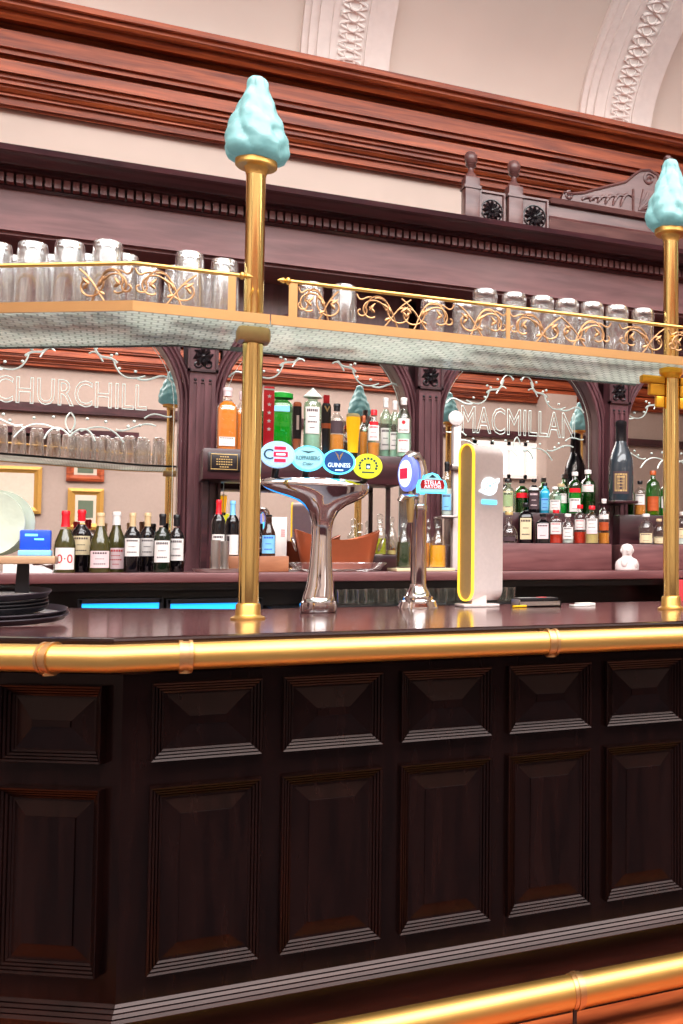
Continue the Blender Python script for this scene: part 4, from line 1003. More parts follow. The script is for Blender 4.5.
lo_ = [(509, 512, 17, P_FLASK, G_clear, M_gold, L_dark, .22, LB(.06, .2, 0, M_ink), 'round glass flask with wide neck beside the white font', 2),
       (526, 503, 15, P_SPIR, G_black, M_blackp, None, 0, LB(.10, .62, 3, M_cream), 'dark bottle with cream label and black stopper', 4),
       (543, 514, 15, P_SPIR, G_black, M_blackp, None, 0, LB(.15, .66, 2, M_pink), 'squat black bottle with pale diamond label', 4),
       (556, 510, 14, P_GIN, G_clear, M_redcap, L_red, .34, LB(.28, .62, 3, M_paper, M_inkred), 'square bottle of red spirit with red cap, left of the red pair', 4),
       (568, 514, 13, P_OVAL, G_clear, M_paper, L_pale, .25, LB(.15, .55, 3), 'clear bottle with white label between the two red spirits', 2),
       (580, 505, 13, P_GIN, G_clear, M_redcap, L_red, .30, LB(.36, .62, 3, M_paper, M_inkred), 'bottle of red spirit with red cap, right of the red pair', 2),
       (592, 506, 14, P_GIN, G_clear, M_redcap, L_straw, .30, LB(.36, .66, 3)+LB(.26, .36, 0, M_pink), 'bottle of straw spirit with red cap and pink striped label', 2),
       (604, 499, 12, P_SPIR, G_clear, M_paper, L_amber, .25, LB(.55, .66, 2)+LB(.30, .48, 0, M_step), 'tall clear bottle with orange leaf label at the riser end', 2)]
for i, (px, yt, w, pf, g, cp, lq, lv, lb, lab, ex) in enumerate(lo_): bottle(px, yt, w, Yf1+(-.03, .058)[i % 2], z1r, lab, pf, g, cp, .90, lq, lv, lb, group=FG, ex=ex)
RG = 'spirits right of the bust under the last mirror'
for px, yt, w, Y, z, pf, g, cp, lq, lv, lb, lab in (
        (640, 481, 12, Yf2, z2r, P_SPIR, G_clear, M_blackp, L_amber, .3, LB(.3, .6, 2), 'clear bottle with grey label right of the big black bottle'),
        (653, 471, 14, Yf2, z2r, P_GIN, G_green, M_step, L_orange, .42, LB(.1, .42, 0, M_step), 'orange capped green bottle with orange label near right lamp post'),
        (666, 478, 12, Yf2, z2r, P_SPIR, G_green, M_blackp, L_green, .4, LB(.2, .5, 2), 'green bottle right behind the right lamp post'),
        (646, 514, 16, Yf1, z1r, P_OVAL, G_clear, M_paper, L_pale, .2, LB(.05, .36, 2, M_cream), 'round clear bottle with cream label right of the bust'),
        (659, 519, 12, Yf1+.06, z1r, P_OVAL, G_clear, M_creamcap, L_amber, .2, LB(.05, .3, 2, M_cream), 'small round clear bottle beside right lamp post'),
        (683, 512, 15, Yf1, z1r, P_SPIR, G_clear, M_paper, L_pale, .2, LB(.2, .5, 2, M_cream), 'clear bottle with cream label at the photo\'s right edge')):
    bottle(px, yt, w, Y, z, lab, pf, g, cp, .9, lq, lv, lb, group=RG)
# giant display bottle on a pilaster bracket
YJ = 6.12; zj = at(620, 501, YJ).z
p = at(621, 501, YJ)
tag(mesh('wall_bracket', MB().box2((p.x-.085, YJ-.085, zj-.018), (p.x+.085, YM-.2, zj), bev=.004), M_backd), 'small dark bracket on the pilaster under the giant bottle', 'bracket')
bottle(621, 421, 25, YJ, zj, 'giant smoky black display bottle with gold framed label on the pilaster', P_MAG, G_teal, M_blackp, .74, labs=[(.08, .36, 1.3, M_ink, 0, None), (.11, .33, 1.0, M_gold, 0, None), (.13, .31, .9, M_ink, 4, M_gold)], name='display_bottle')
# optic on the left of the third mirror
op = thing('spirit_optic', 'white branded dispenser column with round badge at the left edge of the third mirror', 'optic', (at(455, 480, 6.15).x, 6.2, ZB))
px0 = at(456, 460, 6.22); u = ppm(px0)
ob = part('column', MB().box2((px0.x-4*u, 6.19, ZB+.001), (px0.x+4*u, 6.25, at(456, 425, 6.22).z), bev=.01), M_white_g, op)
pd = at(456, 418, 6.18)
part('badge', MB().lathe([(.045, 0), (.045, .012), (.038, .016)], seg=24, M=frame((pd.x, 6.19, pd.z), 0)), M_white_g, op)
part('badge_print', MB().lathe([(.028, .0165), (.028, .018)], seg=20, M=frame((pd.x, 6.19, pd.z), 0)), M_pink, op)
part('clamp', MB().box2((px0.x-7*u, 6.15, at(456, 470, 6.2).z), (px0.x+8*u, 6.26, at(456, 465, 6.2).z), bev=.004), M_steel, op)
bottle(447, 462, 11, 6.16, at(447, 516, 6.16).z, 'clear spirit bottle on a bracket left of the white dispenser column', P_SPIR, G_clear, M_blackp, .82, L_pale, .5, LB(.1, .4, 2, M_cyan))
q_ = at(447, 516, 6.16)
tag(mesh('bottle_bracket', MB().box2((q_.x-.05, 6.10, q_.z-.012), (q_.x+.05, 6.284, q_.z), bev=.003), M_steel), 'steel bracket under the clear bottle beside the white column', 'bracket')
# white bust
pb_ = at(627, 572, 5.80); u = ppm(pb_); z0 = ZB; H = at(627, 543.5, 5.80).z-ZB
b = thing('portrait_bust', 'small white portrait bust on the back counter between the risers', 'bust', (pb_.x, 5.80, ZB))
mb = MB()
bm_pts = [(0, .0), (0, .2), (0, .42)]
mb.lathe([(a*H, b*H) for a, b in ((.44, 0), (.47, .03), (.46, .10), (.47, .20), (.43, .33), (.32, .43), (.215, .49), (.175, .53), (.19, .59), (.225, .66), (.245, .77), (.235, .88), (.16, .96), (.002, 1.0))], (pb_.x, 5.8, z0), 30, sy=.72)
mb.sphere((pb_.x-.06*H, 5.80-.19*H, z0+.73*H), .05*H, sz=1.5).sphere((pb_.x-.03*H, 5.80-.16*H, z0+.64*H), .07*H, sz=.6).sphere((pb_.x-.2*H, 5.8-.18*H, z0+.26*H), .16*H, sz=1.3).sphere((pb_.x+.2*H, 5.8-.18*H, z0+.24*H), .16*H, sz=1.3)
for sg in (-1, 1): mb.sphere((pb_.x+sg*.25*H, 5.80, z0+.74*H), .055*H, sx=.5, sz=1.4)
part('figure', mb, M_bust, b, ang=60)

# ================================================================== BEER FONTS
def loft(mb, rows, seg=36, M=None):
    """rows: (z, half_x, half_y, cx, cy)"""
    vs = []; fs = []
    for z, hx, hy, cx, cy in rows:
        for i in range(seg):
            a = 2*pi*i/seg; vs.append((cx+hx*cos(a), cy+hy*sin(a), z))
    for j in range(len(rows)-1):
        for i in range(seg):
            a, b = j*seg+i, j*seg+(i+1) % seg; fs.append((a, b, b+seg, a+seg))
    fs.append(tuple(range(seg-1, -1, -1))); n = (len(rows)-1)*seg; fs.append(tuple(range(n, n+seg)))
    return mb.add(vs, fs, M)
YF = 3.92
fp = at(320, 610, YF); fu = ppm(fp)
fx = lambda px: at(px, 500, YF).x
fz = lambda py, px=320: at(px, py, YF).z
f1 = thing('beer_font', 'chrome mushroom shaped beer font with four lit badges and tap handles', 'beer font', (fp.x, YF, ZT))
rows = [(ZT, 17*fu, 17*fu, fx(320), YF), (ZT+.004, 18*fu, 18*fu, fx(320), YF), (fz(602), 17.5*fu, 17.5*fu, fx(320), YF), (fz(601), 15.5*fu, 15.5*fu, fx(320), YF), (fz(596), 15*fu, 15*fu, fx(320), YF)]
for py, l, r in ((585, 308, 335), (570, 310, 333.5), (555, 311.5, 332.5), (540, 312.5, 332), (528, 312.5, 332.5), (519, 311, 334.5), (511, 308.5, 339), (505, 304, 347), (500, 296, 358), (497, 287, 364), (493, 274, 368), (490, 267, 369.5), (487, 263, 370), (484, 262, 370), (481, 263.5, 368), (479.5, 269, 363), (479, 290, 345)):
    hx = (fx(r)-fx(l))/2; cx = fx((l+r)/2); d = min(hx, (14 if py > 520 else 14+(520-py)*.16)*fu)
    if py <= 481: d *= .85
    rows.append((fz(py), hx, d, cx, YF))
part('font_body', loft(MB(), rows, 48), M_chrome, f1, ang=60)
fyaw = face_yaw((fp.x, YF))
def stick(px, y0, y1, r=.008):
    return MB().tube([(fx(px), YF, fz(y0)), (fx(px), YF, fz(y1))], r, 10)
def badge(px, py, wpx, hpx, m_rim, m_face):
    c = Vector((fx(px), YF-.075, fz(py))); M = frame(c, fyaw*.6)
    a, b = wpx/2*fu*1.08, hpx/2*fu*1.08
    bo = part('lit_badge', MB().lathe([(1, -.016), (1.06, -.010), (1.06, .002), (1.0, .006)], seg=40, M=M @ Matrix.Diagonal((a, b, 1, 1))), m_rim, f1)
    part('badge_face', MB().lathe([(.93, .006), (.90, .009), (.01, .012)], seg=40, M=M @ Matrix.Diagonal((a, b, 1, 1))), m_face, bo)
    part('badge_arm', MB().tube([c+Vector((0, .01, -b*.3)), (c.x, YF-.03, fz(py+12)), (c.x, YF, fz(481))], .012, 10), M_blackp, f1)
    return bo, M, a, b
def put(bo, name, M, vs_fs, m, dx=0, dy=0, dz=.0135):
    return part(name, MB().add(vs_fs[0], vs_fs[1], M @ Matrix.Translation((dx, dy, dz))), m, bo)
rectf = lambda w, h: ([(-w/2, -h/2, 0), (w/2, -h/2, 0), (w/2, h/2, 0), (-w/2, h/2, 0)], [(0, 1, 2, 3)])
# badge one
bo, M, a, b = badge(274, 458.5, 28, 23, M_palelit, M_palelit)
put(bo, 'red_flag', M, rectf(a*.86, b*.40), M_redlit, a*.18, b*.0); put(bo, 'red_flag', M, rectf(a*.7, b*.26), M_redlit, a*.14, b*.48); put(bo, 'red_flag', M, rectf(a*.7, b*.26), M_redlit, a*.14, -b*.48)
put(bo, 'white_bar', M, rectf(a*.56, b*.14), M_whitelit, a*.18, 0, .0142)
put(bo, 'blue_curl', M, text('C', b*.8), M_tealp, -a*.55, 0)
bo, M, a, b = badge(304, 461, 27, 22, M_cyanlit, M_teallit)
put(bo, 'badge_lettering', M, text('KOPPARBERG', b*.34, a*1.5), M_tealp, 0, b*.02); put(bo, 'badge_lettering', M, text('Cider', b*.26, shear=.3), M_tealp, 0, -b*.45)
put(bo, 'leaf_mark', M, ([(-.5*a, b*.62, 0), (0, b*.42, 0), (.5*a, b*.62, 0), (0, b*.56, 0)], [(0, 1, 2, 3)]), M_tealp)
bo, M, a, b = badge(334.5, 463, 28, 22, M_cyanlit, M_navylit)
put(bo, 'badge_lettering', M, text('GUINNESS', b*.36, a*1.4), M_whitelit, 0, -b*.30); put(bo, 'badge_lettering', M, rectf(a*.5, b*.1), M_whitelit, 0, -b*.72)
put(bo, 'harp_mark', M, ([(-.28*a, b*.84, 0), (0, b*.05, 0), (-.05*a, b*.55, 0), (.28*a, b*.84, 0), (.05*a, b*.55, 0)], [(0, 1, 2), (1, 3, 4)]), M_gold)
bo, M, a, b = badge(363, 466, 25, 22, M_limelit, M_limelit)
mb = MB()
for k in range(11):
    t = pi*(-.12+1.24*k/10); mb.add(*rectf(.16*a, .18*b), M @ Matrix.Translation((.62*a*cos(t), .62*b*sin(t), .0138)) @ Matrix.Rotation(t-pi/2, 4, 'Z'))
mb.add(*rectf(.34*a, .5*b), M @ Matrix.Translation((0, -.05*b, .0138))).add(*rectf(.9*a, .12*b), M @ Matrix.Translation((0, -.55*b, .0138)))
part('badge_mark', mb, M_tealp, bo)
part('badge_mark', MB().add(*rectf(.2*a, .2*b), M @ Matrix.Translation((0, -.1*b, .0145))), M_whitelit, bo)
# tap handles
def handle(px, rows_, parts_, lab):
    pass
cxh = fx(266.5)
h = part('tap_handle', MB().box2((cxh-4.8*fu, YF-.03, fz(452)), (cxh+4.8*fu, YF-.012, fz(391)), bev=.004), M_redcap, f1, label='flat red tap handle with five white stars')
mb = MB()
for k in range(5):
    Ms = frame((cxh, YF-.0305, fz(401+8*k)), 0); R = 2.2*fu
    pts = [((R if i % 2 == 0 else R*.45)*cos(pi/2+pi*i/5) for i in range(1)) for _ in range(0)]
    poly = [((R if i % 2 == 0 else R*.45)*cos(pi/2+pi*i/5), (R if i % 2 == 0 else R*.45)*sin(pi/2+pi*i/5)) for i in range(10)]
    mb.prism(poly, 0, .001, Ms)
part('star', mb, M_paper, h, smooth=False)
part('white_band', MB().box2((cxh-4.8*fu, YF-.0315, fz(395)), (cxh+4.8*fu, YF-.029, fz(393.5))), M_paper, h)
cxh = fx(295)
h = part('tap_handle', MB().lathe([(3.4*fu, fz(455)), (4*fu, fz(441)), (4*fu, fz(440))], (cxh, YF-.02, 0), 20), M_copper, f1, label='black tap handle with copper foot and cap')
part('handle_grip', MB().lathe([(4.1*fu, fz(441)), (4.3*fu, fz(425)), (4.1*fu, fz(409))], (cxh, YF-.02, 0), 20), M_blackp, h)
part('handle_cap', MB().lathe([(4.1*fu, fz(409)), (4*fu, fz(406)), (3*fu, fz(404.5))], (cxh, YF-.02, 0), 20), M_copper, h)
part('handle_print', MB().box2((cxh-1.2*fu, YF-.02-4.5*fu, fz(432)), (cxh+1.2*fu, YF-.02-4.2*fu, fz(418))), M_steel, h)
cxh = fx(324)
h = part('tap_handle', MB().lathe([(3.4*fu, fz(454)), (4*fu, fz(446)), (4.2*fu, fz(430)), (4.8*fu, fz(414)), (4.6*fu, fz(407)), (3.6*fu, fz(404))], (cxh, YF-.02, 0), 20), M_blackp, f1, label='black tap handle with red top and gold bands')
part('handle_cap', MB().box2((cxh-2.8*fu, YF-.02-2.8*fu, fz(404)), (cxh+2.8*fu, YF-.02+2.8*fu, fz(395.5)), bev=.003), M_redcap, h)
part('gold_band', MB().lathe([(4.45*fu, fz(429)), (4.6*fu, fz(424))], (cxh, YF-.02, 0), 20), M_copper, h)
part('gold_harp', MB().prism([(-3*fu, 6*fu), (0, 0), (3*fu, 6*fu), (1.5*fu, 6*fu), (0, 2.5*fu), (-1.5*fu, 6*fu)], 0, .002, frame((cxh, YF-.02-5.0*fu, fz(413)), 0)), M_gold, h)
cxh = fx(351)
h = part('tap_handle', MB().lathe([(5*fu, fz(452)), (5.4*fu, fz(440)), (6.4*fu, fz(428)), (7*fu, fz(420)), (6.8*fu, fz(416))], (cxh, YF-.02, 0), 24), M_beerglow, f1, label='yellow tap handle shaped like a full beer glass')
part('foam_top', MB().lathe([(6.8*fu, fz(416)), (7*fu, fz(414.5)), (5.5*fu, fz(412.5)), (.002, fz(412))], (cxh, YF-.02, 0), 24), M_foam, h)
part('handle_foot', MB().lathe([(4.4*fu, fz(458)), (5.2*fu, fz(452))], (cxh, YF-.02, 0), 20), M_blackp, h)
# blue bottle beside the base
pz = at(314, 600, 4.55)
# chrome pillar font
YF2 = 4.12; sp_ = at(418, 606, YF2); su = ppm(sp_)
sz = lambda py: at(418, py, YF2).z
f2 = thing('beer_font', 'chrome pillar beer font with glowing red and cyan crested badge', 'beer font', (sp_.x, YF2, ZT))
part('stepped_base', MB().lathe([(20*su, ZT), (20*su, ZT+.006), (18.5*su, sz(603)), (18.5*su, sz(601)), (15*su, sz(599.5)), (15*su, sz(597)), (12*su, sz(595)), (11*su, sz(592)), (8.6*su, sz(588)), (8*su, sz(584))], (sp_.x, YF2, 0), 36), M_chrome, f2)
part('pillar', MB().lathe([(8*su, sz(585)), (7.6*su, sz(512)), (8.2*su, sz(511)), (8.2*su, sz(505.5)), (7.6*su, sz(504.5)), (6*su, sz(504))], (sp_.x, YF2, 0), 32), M_chrome, f2)
pts = [(sp_.x+1*su, YF2, sz(505)), (sp_.x+2*su, YF2, sz(485)), (sp_.x+2*su, YF2, sz(472)), (sp_.x+0*su, YF2, sz(463)), (sp_.x-4*su, YF2, sz(457)), (sp_.x-9*su, YF2-.01, sz(457)), (sp_.x-13*su, YF2-.02, sz(461))]
part('curved_neck', MB().tube(pts, 6.2*su, 20), M_chrome, f2)
Mb = frame((sp_.x-15*su, YF2-.04, sz(475)), -1.22)
ro = part('round_badge', MB().lathe([(.064, -.02), (.070, -.012), (.070, .004), (.064, .008)], seg=36, M=Mb @ Matrix.Diagonal((.8, 1, 1, 1))), M_violet, f2, label='round badge facing left with blue rim')
part('badge_face', MB().lathe([(.053, .008), (.051, .011), (.001, .012)], seg=36, M=Mb @ Matrix.Diagonal((.8, 1, 1, 1))), M_whitelit, ro)
part('red_flag', MB().box((-.004, 0, .013), (.05, .042, .002), Mb), M_redlit, ro)
Ms = frame((sp_.x+8*su, YF2-.075, sz(484.5)), fyaw*.4)
w, hh = 14.5*su, 9.5*su
def plaque(k): return [(-w*k, -hh*k), (w*k, -hh*k), (w*1.02*k, -hh*.2*k), (w*.9*k, hh*.35*k), (w*.62*k, hh*.45*k), (w*.4*k, hh*.95*k), (0, hh*1.15*k), (-w*.4*k, hh*.95*k), (-w*.62*k, hh*.45*k), (-w*.9*k, hh*.35*k), (-w*1.02*k, -hh*.2*k)]
so = part('crested_badge', MB().prism(plaque(1.0), -.02, 0, Ms), M_cyanlit, f2, smooth=False)
part('badge_face', MB().prism(plaque(.86), 0, .004, Ms), M_teallit, so, smooth=False)
part('red_cartouche', MB().prism([(-w*.76, -hh*.55), (w*.76, -hh*.55), (w*.82, -hh*.1), (w*.7, hh*.38), (-w*.7, hh*.38), (-w*.82, -hh*.1)], .004, .007, Ms), M_redcap, so, smooth=False)
put(so, 'badge_lettering', Ms, text('STELLA', hh*.40, w*1.1), M_whitelit, 0, hh*.10, .0085); put(so, 'badge_lettering', Ms, text('ARTOIS', hh*.34, w*1.15), M_whitelit, 0, -hh*.33, .0085)
put(so, 'horn_mark', Ms, ([(-w*.25, hh*.6, 0), (w*.25, hh*.6, 0), (0, hh*.95, 0)], [(0, 1, 2)]), M_tealp, 0, 0, .005)
part('tap_spout', MB().tube([(sp_.x-9*su, YF2-.04, sz(497)), (sp_.x-16*su, YF2-.06, sz(498)), (sp_.x-22*su, YF2-.08, sz(499)), (sp_.x-24*su, YF2-.08, sz(503))], .012, 12).tube([(sp_.x-2*su, YF2, sz(497)), (sp_.x-10*su, YF2-.04, sz(497))], .01, 10), M_chrome, f2)
part('tap_lever', MB().lathe([(.010, sz(523)), (.014, sz(515)), (.016, sz(503)), (.010, sz(497)), (.006, sz(492))], (sp_.x-12*su, YF2-.05, 0), 16), M_gold, f2)
# white loop font
YF3 = 4.14; wp = at(470, 604, YF3); wu = ppm(wp)
wz = lambda py: at(470, py, YF3).z
f3 = thing('beer_font', 'tall white rounded beer font with yellow lit slot and glowing logo', 'beer font', (at(480, 604, YF3).x, YF3, ZT))
wyaw = -1.20                                # slot face looks to the left
cF = at(467, 525, YF3)
W = .092; z0_, z1_ = wz(601), wz(444); Hs = z1_-z0_
def stadium(w, h, n=12):
    r = w/2; pts = [(r*cos(pi*i/n), h/2-r+r*sin(pi*i/n)) for i in range(n+1)]+[(-r*cos(pi*i/n), -h/2+r-r*sin(pi*i/n)) for i in range(n+1)]
    return pts
Mw = frame((cF.x, YF3, (z0_+z1_)/2), wyaw)
Dp = .150
part('white_shell', MB().prism(stadium(W, Hs), -Dp, 0, Mw), M_white_g, f3)
def stad_ring(w0, w1, d0, d1):
    a = stadium(w0, Hs-(W-w0)); b = stadium(w1, Hs-(W-w1)); n = len(a); vs = [(p[0], p[1], d0) for p in a]+[(p[0], p[1], d1) for p in a]+[(p[0], p[1], d1) for p in b]+[(p[0], p[1], d0) for p in b]
    fs = []
    for i in range(n):
        j = (i+1) % n
        for k in range(4): q = (k+1) % 4; fs.append((k*n+i, k*n+j, q*n+j, q*n+i))
    return MB().add(vs, fs, Mw)
part('yellow_lit_rim', stad_ring(W*1.01, W*.89, -.002, .010), M_yellowlit, f3, label='glowing yellow rim of the slot')
part('gold_panel', MB().prism(stadium(W*.89, Hs-.11*W), -.001, .003, Mw), M_gold, f3)
part('base_plate', MB().box((cF.x+.045, YF3+.0, ZT+.006), (.15, .13, .012), bev=.004).box((cF.x+.05, YF3+.01, (ZT+z0_)/2+.012), (.06, .05, max(.02, z0_-ZT+.02))), M_white_g, f3)
# logo on the broad white side
nF = Vector((sin(wyaw), -cos(wyaw), 0)); rF_ = Vector((cos(wyaw), sin(wyaw), 0))
sideyaw = wyaw+pi/2
cS = Vector((cF.x, YF3, 0))+rF_*(W/2)-nF*(Dp*.5)
Ml = frame((cS.x+sin(sideyaw)*.001, cS.y-cos(sideyaw)*.001, wz(486)), sideyaw)
R = .040
poly = [(R*cos(2*pi*i/28), R*.92*sin(2*pi*i/28)) for i in range(28)]
lg = part('lit_logo', MB().prism(poly, 0, .004, Ml).prism([(-R*1.35, -R*.55), (-R*.3, -R*.9), (R*1.35, R*.6), (R*1.25, R*.9)], 0, .0045, Ml), M_whitelit, f3, label='glowing white round logo with a sash', smooth=False)
mb = MB(); mb.tube([(q[0], q[1], .005) for q in bez((-R*.8, -R*.4), (-R*.2, -R*.2), (R*.2, R*.3), (R*.8, R*.45))], .0016, 5, Ml).tube([(q[0], q[1], .005) for q in bez((-R*.5, R*.2), (-R*.1, R*.5), (0, -R*.3), (R*.5, 0))], .0014, 5, Ml)
part('logo_script', mb, M_cyan, lg)
part('lit_caption', MB().box((0, -R*1.62, .002), (R*1.9, R*.42, .004), Ml), M_cyanlit, f3)

# ================================================================== ON THE BAR TOP
# round trays
TC = at(-6, 606, 3.62)
TILT = radians(4.0)
def tray(px_r, z, m, lab, dx=0, dy=0):
    R = px_r*ppm(TC); z = z-ZT
    t = mesh('round_tray', MB().lathe([(R*.90, z), (R*.93, z+.001), (R, z+.016), (R*.995, z+.019), (R*.985, z+.018), (R*.915, z+.004), (.001, z+.004)], (dx, dy, 0), 56), m)
    t.location = (TC.x, TC.y, ZT+66*ppm(TC)*.93*sin(TILT)); t.rotation_euler = (TILT, 0, 0)
    return tag(t, lab, 'tray', 'round black serving trays stacked at left')
tz = [ZT, ZT+.0125, ZT+.027, ZT+.037, ZT+.047, ZT+.067]
tray(66, tz[0], M_traym, 'round black tray at the bottom of the stack'); tray(66, tz[1], M_traym, 'round black tray second from the bottom of the stack', -.004)
tray(51, tz[2]+.0, M_blackp, 'smaller black tray third from the bottom of the stack', -.01); tray(51, tz[3], M_blackp, 'smaller black tray fourth from the bottom of the stack', -.01); tray(51, tz[4], M_blackp, 'smaller black tray fifth from the bottom of the stack', -.012)
tray(54, tz[5], M_traym, 'round grey black tray on top of the stack', -.012)
# stand with board, plates and tin
zst = tz[5]+.006+66*ppm(TC)*.93*sin(TILT)+.004
SB = at(20, 556, 3.66); zbd = SB.z-.012
t = thing('serving_stand', 'black legged stand with pale wooden board on the top tray', 'stand', (SB.x-.1, 3.66, zst))
part('wooden_board', MB().box2((SB.x-.34, 3.56, zbd-.012), (at(56, 556, 3.6).x, 3.76, zbd+.012), bev=.004), M_board, t)
for pxa in (21, -22):
    q = at(pxa, 580, 3.62); part('leg', MB().prism([(-.015, 0), (.021, 0), (.019, zbd-.012-zst), (-.011, zbd-.012-zst)], -.012, .012, frame((q.x, 3.63, zst), 0)), M_blackp, t, smooth=False)
for i, (px, py, rr, Y, lab) in enumerate(((-12, 519, 33, 3.64, 'front pale round plate standing on the wooden board'), (-2, 518, 33, 3.69, 'rear pale green plate leaning behind the other on the board'))):
    q = at(px, py, Y); R = rr*ppm(q); q.z = zbd+.012+R
    Mp = frame((q.x, Y, q.z), -.15, 0)
    tag(mesh('plate', MB().lathe([(R*.6, -.012), (R*.62, -.008), (R, .0), (R*.995, .006), (R*.64, -.001), (.001, -.003)], seg=48, M=Mp), M_plate), lab, 'plate')
q0, q1 = at(19, 551, 3.60), at(51, 530, 3.60)
tn = thing('blue_tin', 'flat blue printed box on the wooden board beside the plates', 'box', ((q0.x+q1.x)/2, 3.6, zbd+.012))
ht = q1.z-zbd-.012; wt = q1.x-q0.x
part('lid', MB().box(((q0.x+q1.x)/2, 3.63, zbd+.012+ht*.62), (wt, .05, ht*.76), bev=.005), M_blue, tn)
part('tray_base', MB().box(((q0.x+q1.x)/2, 3.625, zbd+.012+ht*.11), (wt*1.06, .07, ht*.22), bev=.003), M_cyan, tn)
part('print', MB().box(((q0.x+q1.x)/2-.01, 3.6045, zbd+.012+ht*.8), (wt*.4, .002, ht*.08)).box(((q0.x+q1.x)/2+.01, 3.6045, zbd+.012+ht*.64), (wt*.3, .002, ht*.06)), M_cyanlit, tn)
# cloths on the back counter at left
mb = MB(); c = at(20, 570, 5.8); n = 9; vs = []; fs = []
x0, x1 = at(4, 570, 5.76).x, at(53, 570, 5.76).x
for layer in range(2):
    for i in range(n+1):
        for j in range(5):
            x = x0+(x1-x0)*i/n; y = 5.70+.05*j
            hgt = .008+(.034+.008*sin(i*1.7+j))*(1-(i/n)**3)
            vs.append((x+.01*sin(j*2), y, ZB+(.001 if layer == 0 else hgt)))
L = (n+1)*5
for i in range(n):
    for j in range(4):
        a = i*5+j; fs += [(a, a+1, a+6, a+5), (L+a, L+a+5, L+a+6, L+a+1)]
for i in range(n): fs += [(i*5, (i+1)*5, L+(i+1)*5, L+i*5), (i*5+4, L+i*5+4, L+(i+1)*5+4, (i+1)*5+4)]
for j in range(4): fs += [(j, L+j, L+j+1, j+1), (n*5+j, n*5+j+1, L+n*5+j+1, L+n*5+j)]
tag(mesh('folded_napkins', mb.add(vs, fs), M_paper), 'pile of folded white napkins on the back counter left of the wine', 'napkins')
# caddy and papers at right
YK2 = 3.98
k0, k1 = at(517, 604, YK2), at(561, 604, YK2)
cd_ = thing('card_caddy', 'low dark caddy with cards and a yellow pencil on the bar top', 'caddy', ((k0.x+k1.x)/2, YK2, ZT))
xa, xb = k0.x+.01, k1.x
part('tray_box', MB().box2((xa, YK2, ZT), (xb, YK2+.10, ZT+.006)).box2((xa, YK2, ZT), (xb, YK2+.004, ZT+.022)).box2((xa, YK2+.096, ZT), (xb, YK2+.1, ZT+.03)).box2((xa, YK2, ZT), (xa+.004, YK2+.1, ZT+.03)).box2((xb-.004, YK2, ZT), (xb, YK2+.1, ZT+.022)), M_steel, cd_, smooth=False)
part('card', MB().box(((xa+xb)/2, YK2+.05, ZT+.026), (xb-xa-.016, .08, .022), M=None, bev=.003), M_blackp, cd_)
part('red_sticker', MB().lathe([(.022, ZT+.0371), (.022, ZT+.0385), (.012, ZT+.039)], (at(541, 598, YK2+.05).x, YK2+.045, 0), 20), M_redcap, cd_)
e0 = at(515, 604, YK2-.02)
tag(mesh('pencil', MB().tube([(e0.x-.012, YK2-.03, ZT+.005), (e0.x+.05, YK2-.012, ZT+.005)], .0045, 6), M_beer), 'yellow pencil stub lying beside the card caddy', 'pencil')
for i, (px, py, lab) in enumerate(((568, 604, 'white folded receipt right of the card caddy'), (578, 606, 'white paper slip lying furthest right of the caddy'))):
    q = atz(px, py, ZT); tag(mesh('paper_slip', MB().box((q.x, 4.02-.04*i, ZT+.006-.003*i), (.07, .06, .012-.006*i), M=None, bev=.002), M_paper), lab, 'paper')
# small red box and tap brackets behind the right
q = at(682, 588, 5.5)
tag(mesh('red_bin', MB().box2((q.x-.03, 5.50, 0), (q.x+.25, 5.58, at(681, 580, 5.4).z), bev=.01), M_inkred), 'red box low behind the right lamp post', 'box')

# ================================================================== ROOM BEHIND, SEEN IN THE MIRRORS
def picture(xa, ya, xb, yb, mf, mp, label):
    a = atm(xa, ya, YO+.02); b = atm(xb, yb, YO+.02); c = (a+b)/2; w, h = b.x-a.x, a.z-b.z
    M = frame((c.x, YO+.002, c.z), pi)
    t = thing('framed_picture', label, 'picture', (c.x, YO+.01, c.z))
    part('frame', MB().rings(w, h, [(0, 0), (0, .04), (.04, .05), (.07, .03), (.09, .02)], M), mf, t, smooth=False)
    part('mount', MB().box((0, 0, .021), (w-.18, h-.18, .004), M), M_picture, t)
    part('print', MB().box((0, 0, .0245), (w*.42, h*.42, .003), M), mp, t)
picture(-14, 465, 41, 514, M_giltf, M_picture, 'gilt framed print mirrored behind the pale plates')
picture(67, 452, 104, 482, M_red, M_greenpic, 'red framed green print mirrored above the wine bottles, the upper of two')
picture(68, 488, 103, 530, M_giltf, M_greenpic, 'small gilt framed picture mirrored just above the wine bottles')
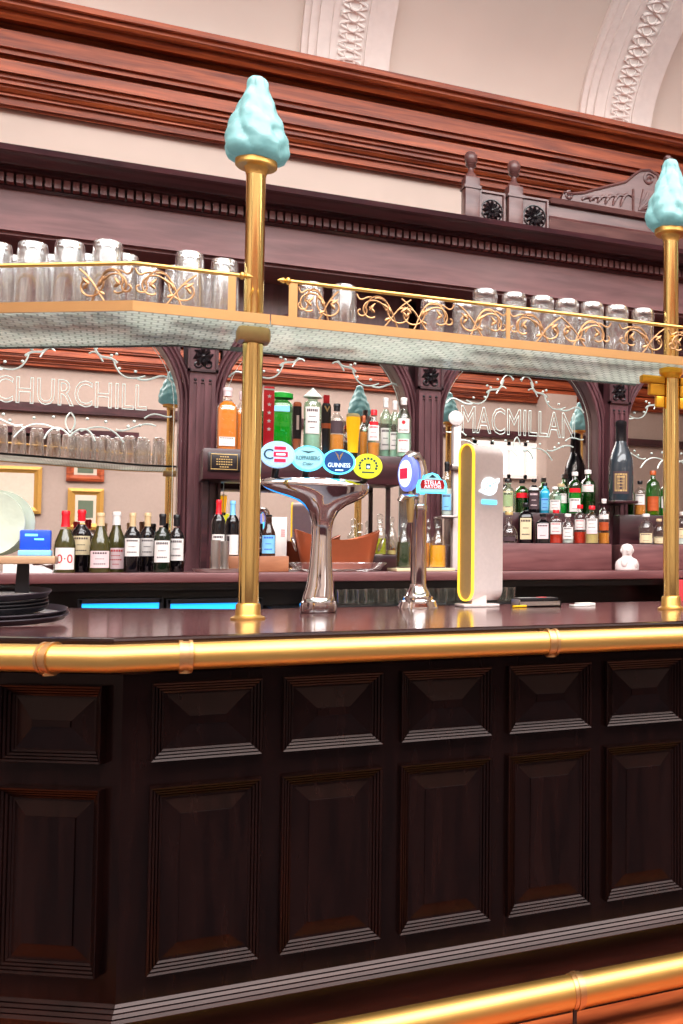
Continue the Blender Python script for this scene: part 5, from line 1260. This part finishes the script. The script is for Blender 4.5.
picture(300, 487, 330, 530, M_giltf, M_picture, 'gilt framed picture mirrored behind the chrome font')
# invented globe pendants, added for light and brass reflections over the customers' side
pn = None
for i, (x, y) in enumerate(((-1.5, .3), (1.2, .3), (3.9, .3), (6.0, .3))):
    z = 4.6
    if pn is None:
        pn = thing('added_globe_lamp', 'unseen glowing globe pendant added over the room in front of the bar', 'lamp', (0, 0, 0), 'added globe pendants', local=True)
        part('globe', MB().sphere((0, 0, 0), .22, seg=24), M_lamp, pn); part('rod', MB().tube([(0, 0, .21), (0, 0, 2.4)], .012, 8), M_brass, pn)
        part('cap', MB().lathe([(.08, .2), (.1, .215), (.03, .27)], seg=20), M_brass, pn)
        o = pn
    else: o = copy_tree(pn)
    o.location = (x, y, z)

# ================================================================== LIGHT
def area(name, loc, rot, sx_, sy_, power, col=(.97, .985, 1)):
    l = bpy.data.lights.new(name, 'AREA'); l.shape = 'RECTANGLE'; l.size = sx_; l.size_y = sy_; l.energy = power; l.color = col
    o = bpy.data.objects.new(name, l); COL.objects.link(o); o.location = loc; o.rotation_euler = rot; return o
area('ceiling_light', (.3, -.1, zs+1.1), (0, 0, 0), 11, 4.2, 620)
area('ceiling_light', (1.5, 3.6, zs+1.0), (0, 0, 0), 6, .8, 70)
area('added_vault_fill', (1.5, 1.6, zs-.1), (pi, 0, 0), 8, 4, 220)  # unseen helper light, added to brighten the vault from below
w = bpy.data.worlds.new('world'); SC.world = w; w.use_nodes = True
w.node_tree.nodes['Background'].inputs[0].default_value = (1, .93, .88, 1); w.node_tree.nodes['Background'].inputs[1].default_value = .3
vs_ = SC.view_settings
vs_.view_transform = 'Standard'; vs_.look = 'None'; vs_.gamma = 1; vs_.use_curve_mapping = False; vs_.exposure = 1.0
cy = SC.cycles
cy.max_bounces = 10; cy.diffuse_bounces = 4; cy.glossy_bounces = 6; cy.transmission_bounces = 8; cy.transparent_max_bounces = 24
cy.use_denoising = True; cy.caustics_reflective = False; cy.caustics_refractive = False; cy.sample_clamp_indirect = 6
